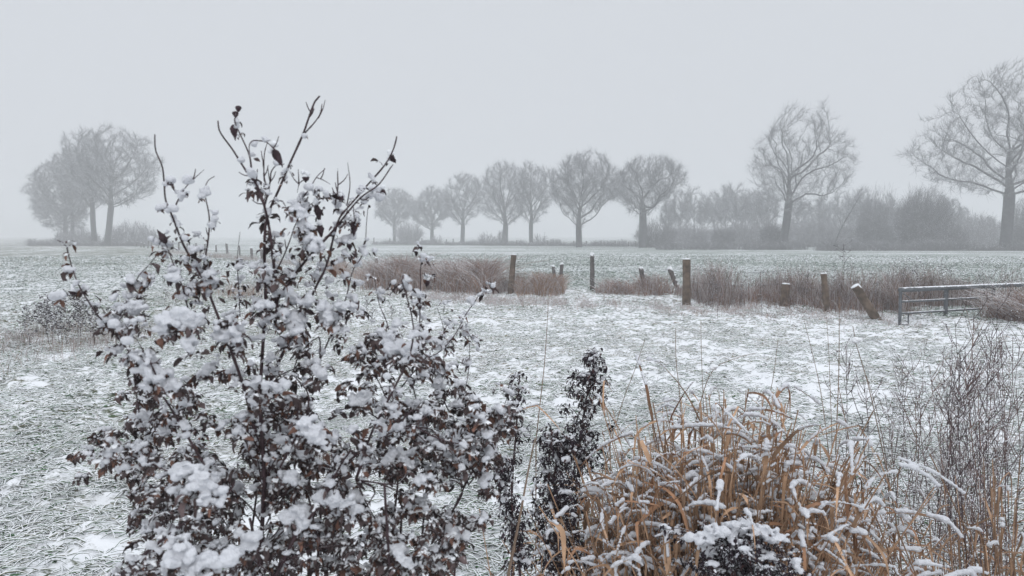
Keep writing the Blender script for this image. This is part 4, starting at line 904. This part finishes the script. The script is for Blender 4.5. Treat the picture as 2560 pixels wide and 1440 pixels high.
    # snow lines lying on slanted stems
    for P in allp:
        for j in range(2, len(P) - 1):
            t = nrm(P[j] - P[j - 1]); sl = 1 - abs(t[2])
            if rng.random() < .06 + .7 * sl * (.25 + .75 * (P[j][2] < 1.55)) and rng.random() < .5:
                m = 3; Cs.append(P[j] + rng.normal(0, .003, (m, 3)) + [0, 0, .004]); r = rng.uniform(.003, .0062, m); Rs.append(np.stack([r * 1.3, r, r * .8], -1))
    leaves.build('withered_leaves', M['leaf'], root); shoots.build('side_shoots', M['stem'], root)
    for P0, (pts_, d_, r_) in zip(allp, stems):
        for j in range(len(P0)):
            row = HOR + (CAMZ - P0[j][2]) * F / (P0[j][1] + base[1])
            if rng.random() < np.interp(row, [420, 540, 640, 900], [0, .12, .42, .55]):
                cluster_at = P0[j] + rng.normal(0, .010, 3); m = rng.integers(3, 9); C, R = snow_pile(cluster_at, .012, .010, .007, rng, m, rng.uniform(.003, .0058)); Cs.append(C); Rs.append(R)
                nl = rng.integers(2, 8); L = rng.uniform(.008, .022, nl); leaf_fan(leaves2, cluster_at + rng.normal(0, .006, (nl, 3)) - [0, 0, .006], L, L * rng.uniform(.17, .32, nl), rng, 1., leafcols(nl, rng))
    leaves2.build('withered_leaves', M['leaf'], root)
    snow_object(Cs, Rs, root, rng, .0022, .006, dsize=.008, sm=1, big=.010)
    # hanging curled seed pods and round hips
    def pod(a, b, tip, w, d=1.29, cap=True):
        p0 = S3(a, b, d) - base; p1 = S3(tip[0], tip[1], d) - base; t = np.linspace(0, 1, 12); w = w * d / F
        P = p0 + (p1 - p0) * t[:, None] + np.array([.15, 0, 0]) * (t ** 2 * (1 - t))[:, None] * np.linalg.norm(p1 - p0); R = w * np.interp(t, [0, .08, .25, .45, .7, .88, 1], [.25, .7, 1, .9, .5, .2, .05])
        mb = MB(); v, q = tubes(P[None], (R * (1 + rng.normal(0, .05, 12)))[None], 10); v = v + rng.normal(0, w * .05, v.shape); mb.add(v, q); o = mb.build('seed_pod', M['hip'], root)
        if cap:
            mb = MB(); n = 5; C = p0 + rng.normal(0, .4, (n, 3)) * w + np.array([0, 0, w * .7]); v, f = blobs(C, np.full((n, 3), w * .62), rng, 2, True, .06); mb.add(v, f); mb.build('snow_cap', M['snow'], o)
    pod(582, 312, (588, 352), 9, 1.27, False); pod(684, 374, (706, 418), 11, 1.26); pod(596, 264, (595, 282), 8, 1.27, False); pod(589, 278, (588, 296), 8, 1.27, False); pod(765, 440, (764, 457), 9, 1.32); pod(977, 390, (990, 408), 9, 1.36); pod(952, 478, (966, 488), 9, 1.35)
    pod(849, 489, (856, 505), 8, 1.34); pod(885, 556, (884, 592), 9, 1.35); pod(799, 560, (803, 598), 9, 1.33); pod(790, 512, (800, 560), 9, 1.33); pod(416, 608, (392, 574), 10, 1.23, False); pod(424, 456, (434, 466), 6, 1.25); pod(183, 728, (180, 740), 9, 1.19); pod(1068, 700, (1066, 718), 8, 1.45); pod(425, 700, (427, 716), 7, 1.24); pod(873, 610, (875, 628), 7, 1.36); pod(465, 486, (470, 492), 6, 1.25)
big_bush()

# ---- withered dark plants with hanging leaves
def withered(label, pts, d, r_px, seed, nl=240, snow=.5, ls=1., name='withered_plant', n_cl=36, top=1.0, voxel=.0032, caps=()):
    rng = np.random.default_rng(seed); k = d / F; b = S3(pts[-1][0], pts[-1][1], d); base = np.array([b[0], d, 0.]); root = thing(name, label, 'plant', base)
    P2 = smoothline([(a, c, d) for a, c in pts], 20); P = np.array([S3(*p) for p in P2]) - base; P = np.vstack([P, [[0, 0, max(P[-1][2] * .5, .1)], [0, 0, -.03]]])
    mb = MB(); capped_tube(mb, P, np.linspace(.0018, .004, len(P)), 6)
    ext = P[:-1]; sh = MB(); lv = MB(); Cs, Rs = [], []
    for i in range(n_cl):
        u = rng.random() * .97; f = u * 19; j = int(f); c0 = P[j] * (1 - f + j) + P[j + 1] * (f - j); rad = np.interp(u, [0, .15, 1], [.35, 1, 1]) * r_px * k
        off = rng.normal(0, .5, 3) * rad * [1, 1, .35]; c = c0 + off; Pp = smoothline([c0 - [0, 0, rad * .3], c0 + off * .6 + [0, 0, rad * .1], c], 5); capped_tube(sh, Pp, np.linspace(.0014, .0008, 5), 5)
        n = int(nl / n_cl); q = c + rng.normal(0, .009, (n, 3)); L = rng.uniform(.010, .026, n) * ls; leaf_fan(lv, q, L, L * rng.uniform(.14, .26, n), rng, 1.3, leafcols(n, rng) * [.85, .85, .95])
        if rng.random() < snow * (1.6 if u < .3 else .6): m = rng.integers(3, 8); C, R = snow_pile(c + [0, 0, .006], .016, .014, .008, rng, m, rng.uniform(.0035, .007)); Cs.append(C); Rs.append(R)
    for (a_, b_, rx_, ry_) in caps:
        m = int(rx_ * ry_ / 9); C, R = snow_pile(S3(a_, b_, d - .03) - base, rx_ * k, rx_ * k * .7, ry_ * k, rng, m, .0065); Cs.append(C); Rs.append(R)
    mb.build('stem', M['stem'], root); sh.build('side_shoots', M['stem'], root); lv.build('withered_leaves', M['darkleaf'], root); snow_object(Cs, Rs, root, rng, voxel, .003)
withered('upright dark withered plant with blackish curled leaves, left of the reed clump', [(1490, 885), (1480, 930), (1465, 1000), (1450, 1100), (1440, 1250), (1430, 1440)], 2.6, 62, 301, 2300, .8, 1.0, n_cl=150)
withered('second blackish drooping plant at the left foot of the reed clump', [(1385, 1085), (1400, 1110), (1385, 1200), (1395, 1320), (1400, 1460)], 2.2, 58, 302, 1900, .75, 1.0, n_cl=120)
withered('narrow drooping dark plant right of the big snowy bush', [(1255, 1150), (1262, 1220), (1290, 1330), (1300, 1440)], 1.9, 32, 303, 900, .7, .8, n_cl=60)
withered('small withered plant with snow lumps right of the bush top edge', [(1300, 930), (1296, 980), (1290, 1080), (1280, 1200)], 2.3, 26, 304, 300, .8, .8, n_cl=34)
withered('dark crumpled plant capped with thick white snow at the bottom right of the reed clump', [(1850, 1335), (1850, 1400), (1850, 1470)], 1.75, 118, 306, 3600, 1., .8, n_cl=240, voxel=.003, caps=[(1760, 1345, 40, 12), (1800, 1325, 36, 12), (1850, 1312, 34, 10), (1905, 1325, 40, 12), (1945, 1345, 34, 11), (1850, 1365, 46, 10), (1910, 1390, 34, 9), (1890, 1420, 16, 18)])

# ---- dry reed clumps
def reeds(label, cx, d, wx, wy, ztop, n, seed, zr=(.25, 1.0), nleaf=5, lw=(.0016, .0050), L=(.14, .36), snow=.55, name='reed_clump', lean=.12, col=(1, 1, 1), voxel=.0030, prof=None):
    rng = np.random.default_rng(seed); base = np.array([(cx - CX) * d / F, d, 0.]); root = thing(name, label, 'reeds', base)
    K = 8; t = np.linspace(0, 1, K)[None]; a = rng.uniform(0, 6.28, n); rr = np.sqrt(rng.random(n)); bx = np.cos(a) * rr * wx * .75; by = np.sin(a) * rr * wy * .8
    h = ztop * rng.uniform(.70, 1.0, n) * (1 - .22 * rr ** 2)
    if prof is not None: h = h * np.interp(bx / wx, prof[0], prof[1])
    ox = (bx * .35 + rng.normal(0, lean, n)); oy = by * .3 + rng.normal(0, lean, n)
    P = np.stack([bx[:, None] + ox[:, None] * t ** 2, by[:, None] + oy[:, None] * t ** 2, -.03 + h[:, None] * t], -1) + rng.normal(0, .006, (n, K, 3)) * t[..., None]
    c = np.array(col)[None] * rng.uniform(.55, 1.2, (n, 1)); mb = MB(); v, q = tubes(P, np.linspace(.0026, .0013, K)[None] * rng.uniform(.7, 1.3, (n, 1)), 5); mb.add(v, q, 0, np.repeat(c, K * 5, 0)); mb.build('stalks', M['reed'], root)
    m = n * nleaf; i = np.repeat(np.arange(n), nleaf); f = rng.uniform(.5, .99, m) * (K - 1); j = f.astype(int); u = (f - j)[:, None]; s = P[i, j] * (1 - u) + P[i, np.minimum(j + 1, K - 1)] * u
    az = rng.uniform(0, 6.28, m); KL = 10; LL = rng.uniform(L[0], L[1], m); st = (LL / (KL - 1))[:, None]; el = rng.uniform(.35, 1.35, m); bend = rng.uniform(.05, .42, m); kink = rng.integers(1, KL - 1, m)
    d0 = np.stack([np.cos(az), np.sin(az), np.zeros(m)], -1); Q = [s]
    for k in range(KL - 1):
        el = el - bend - np.where(kink == k, rng.uniform(.3, 1.5, m), 0); el = np.maximum(el, -1.5); az = az + rng.normal(0, .1, m); d0 = np.stack([np.cos(az), np.sin(az), np.zeros(m)], -1)
        Q.append(Q[-1] + (d0 * np.cos(el)[:, None] + np.array([0, 0, 1.]) * np.sin(el)[:, None]) * st)
    Q = np.stack(Q, 1); tt = np.linspace(0, 1, KL)[None]; W = (rng.uniform(lw[0], lw[1], m) * (1 + .7 * (rng.random(m) < .2)))[:, None] * np.minimum(1, tt * 5 + .35) * (1 - tt ** 2.2) + .0004
    side = nrm(np.stack([-np.sin(az), np.cos(az), rng.normal(0, .45, m)], -1)); side = np.repeat(side[:, None], KL, 1); side = nrm(side + np.cross(side, nrm(np.gradient(Q, axis=1))) * (rng.normal(0, .8, (m, 1)) * tt)[..., None])
    cc = np.array(col)[None] * rng.uniform(.5, 1.35, (m, 1)); w = rng.random(m) < .2; cc[w] *= [.75, .65, .6]
    mb = MB(); v, q = ribbon(Q, W, side); mb.add(v, q, 0, np.repeat(cc, KL * 2, 0)); mb.build('leaves', M['reed'], root)
    T = nrm(np.gradient(Q, axis=1)); flat = 1 - np.abs(T[..., 2]); on = (flat > .30) & (rng.random((m, 1)) < snow) & (rng.random((m, KL)) < .8)
    R = np.where(on, (.0018 + .0030 * flat) * rng.uniform(.6, 1.3, (m, KL)) * rng.uniform(.7, 1.35, (m, 1)), .0); ii, kk = np.where(on); Cs = []; Rs = []
    for sub in (0, .33, .66):
        k2 = np.minimum(kk + 1, KL - 1); C = Q[ii, kk] * (1 - sub) + Q[ii, k2] * sub; r = R[ii, kk]; Cs.append(C + np.array([0, 0, 1]) * (r * .7)[:, None]); Rs.append(np.stack([r * 1.35, r * 1.35, r], -1))
    snow_object(Cs, Rs, root, rng, min(voxel, .0026), .004, dsize=.009, sm=1)
    return root
reeds('large clump of dry golden brown reeds bent down under snow', 1765, 2.15, .35, .34, 1.42, 860, 401, nleaf=6, L=(.09, .28), prof=([-1, -.5, 0, .5, 1], [.80, .88, .93, 1.0, .86]), snow=.75)
reeds('looser tuft of dry reeds right of the large reed clump', 2080, 2.3, .16, .2, 1.12, 110, 402, nleaf=5, snow=.65, L=(.10, .26), lw=(.0012, .0036))
reeds('sparse low reeds with broad leaves in the bottom right foreground', 2270, 1.9, .28, .2, 0.92, 110, 403, nleaf=4, snow=.7, L=(.12, .28), lw=(.0012, .0040), col=(.95, .95, .95))
reeds('tan reeds along the right edge of the photo', 2580, 1.9, .18, .3, 1.24, 150, 404, nleaf=4, snow=.3, L=(.10, .3), lw=(.0010, .0030), col=(.8, .8, .8))
reeds('few broken reed stalks with bent leaves between bush and reed clump', 1290, 1.75, .06, .1, 1.16, 7, 405, nleaf=4, snow=.7, L=(.12, .26), lean=.05)
reeds('low bent reed leaves at the bottom between the two clumps', 1230, 1.7, .14, .15, .96, 12, 406, nleaf=5, snow=.7, L=(.14, .3))

# ---- long single grass stalks
def stalk(label, pts, d, r=1.5, lump=None, seed=0, col=(1., .95, .85), group=None):
    b = S3(pts[-1][0], pts[-1][1], d); base = np.array([b[0], d, 0.]); root = thing('grass_stalk', label, 'grass stalk', base, group)
    P = np.array([S3(*p) for p in smoothline([(a, c, d) for a, c in pts], 14)]) - base; P = np.vstack([P, [[0, 0, -.02]]])
    rng = np.random.default_rng(seed); mb = MB(); capped_tube(mb, P, np.linspace(.45, 1.1, len(P)) * r * .001, 5, np.array(col)); mb.build('stem', M['straw'], root)
    if lump:
        c = S3(lump[0], lump[1], d) - base; C, R = snow_pile(c, lump[2] * d / F, lump[2] * d / F, lump[2] * 1.4 * d / F, rng, 12, lump[2] * d / F * .6); v, f = blobs(C, R, rng, 2, True, .05); mb = MB(); mb.add(v, f); mb.build('snow', M['snow'], root)
stalk('tall straight straw stalk left of the blackish withered plant', [(1371, 754), (1362, 900), (1350, 1010), (1340, 1100)], 3.2, 2.2)
stalk('long straw stalk rising from the left part of the reed clump', [(1689, 822), (1690, 900), (1700, 1000), (1705, 1150)], 2.3, 1.6)
stalk('straw stalk slanting right above the left reed edge', [(1612, 850), (1585, 930), (1555, 1010), (1500, 1200)], 2.4, 1.5)
stalk('thin upright straw stalk above the middle of the reed clump', [(1752, 800), (1754, 900), (1760, 1050), (1765, 1200)], 2.3, 1.3)
stalk('stalk arching right with a snow lump above the reed clump', [(1892, 882), (1840, 895), (1790, 918), (1765, 960), (1740, 1050)], 2.3, 1.5, (1782, 918, 9))
stalk('straight stalk above the right half of the reed clump', [(1945, 850), (1930, 960), (1900, 1080), (1850, 1260)], 2.3, 1.5)
stalk('long thin stalk leaning left above the right reeds', [(2010, 800), (2035, 900), (2055, 1000), (2080, 1200)], 2.6, 1.5)
stalk('long straight stalk just left of the tallest right stalk', [(2066, 790), (2072, 880), (2075, 960), (2080, 1100)], 2.7, 1.3)
stalk('tallest straight stalk rising over the right reeds to the fence', [(2098, 742), (2098, 850), (2096, 960), (2090, 1100)], 2.7, 1.9)
stalk('bent stalk running down left from a snow lump in the right meadow', [(2132, 815), (2140, 860), (2170, 960), (2205, 1120), (2240, 1300), (2255, 1440)], 2.6, 2.4, (2139, 851, 10))
stalk('pair mate of the bent stalk, darker and starting lower', [(2166, 940), (2190, 1020), (2215, 1150), (2225, 1300)], 2.7, 1.8, col=(.7, .6, .6))
stalk('slanting stalk from the drooping leaf right of the reeds', [(2095, 960), (2115, 1060), (2140, 1200), (2160, 1330), (2165, 1440)], 2.3, 2.2)
stalk('broken tan stalk with snow between bush and reed clump', [(1338, 1095), (1320, 1180), (1300, 1290), (1270, 1440)], 1.7, 3.2, (1310, 1245, 7))
#STAGE5

# ------------------------------------------------------------------ snow haze in the air
def haze():
    mb = MB(); x0, x1, y0, y1, z0, z1 = -930, 930, -930, 930, -1.5, 27
    v = [(x0, y0, z0), (x1, y0, z0), (x1, y1, z0), (x0, y1, z0), (x0, y0, z1), (x1, y0, z1), (x1, y1, z1), (x0, y1, z1)]
    mb.add(v, [(3, 2, 1, 0), (4, 5, 6, 7), (0, 1, 5, 4), (1, 2, 6, 5), (2, 3, 7, 6), (3, 0, 4, 7)])
    m = bpy.data.materials.new('haze'); m.use_nodes = True; nt = m.node_tree; nt.nodes.clear()
    out = nt.nodes.new('ShaderNodeOutputMaterial'); pv = nt.nodes.new('ShaderNodeVolumePrincipled')
    pv.inputs['Color'].default_value = (.97, .975, .985, 1); pv.inputs['Density'].default_value = .0040
    pv.inputs['Anisotropy'].default_value = 0.0
    nt.links.new(pv.outputs[0], out.inputs['Volume'])
    o = mb.build('haze', m, smooth=False); o['kind'] = 'stuff'; o['label'] = 'pale snow haze filling the air over the fields'; o['category'] = 'haze'
haze()
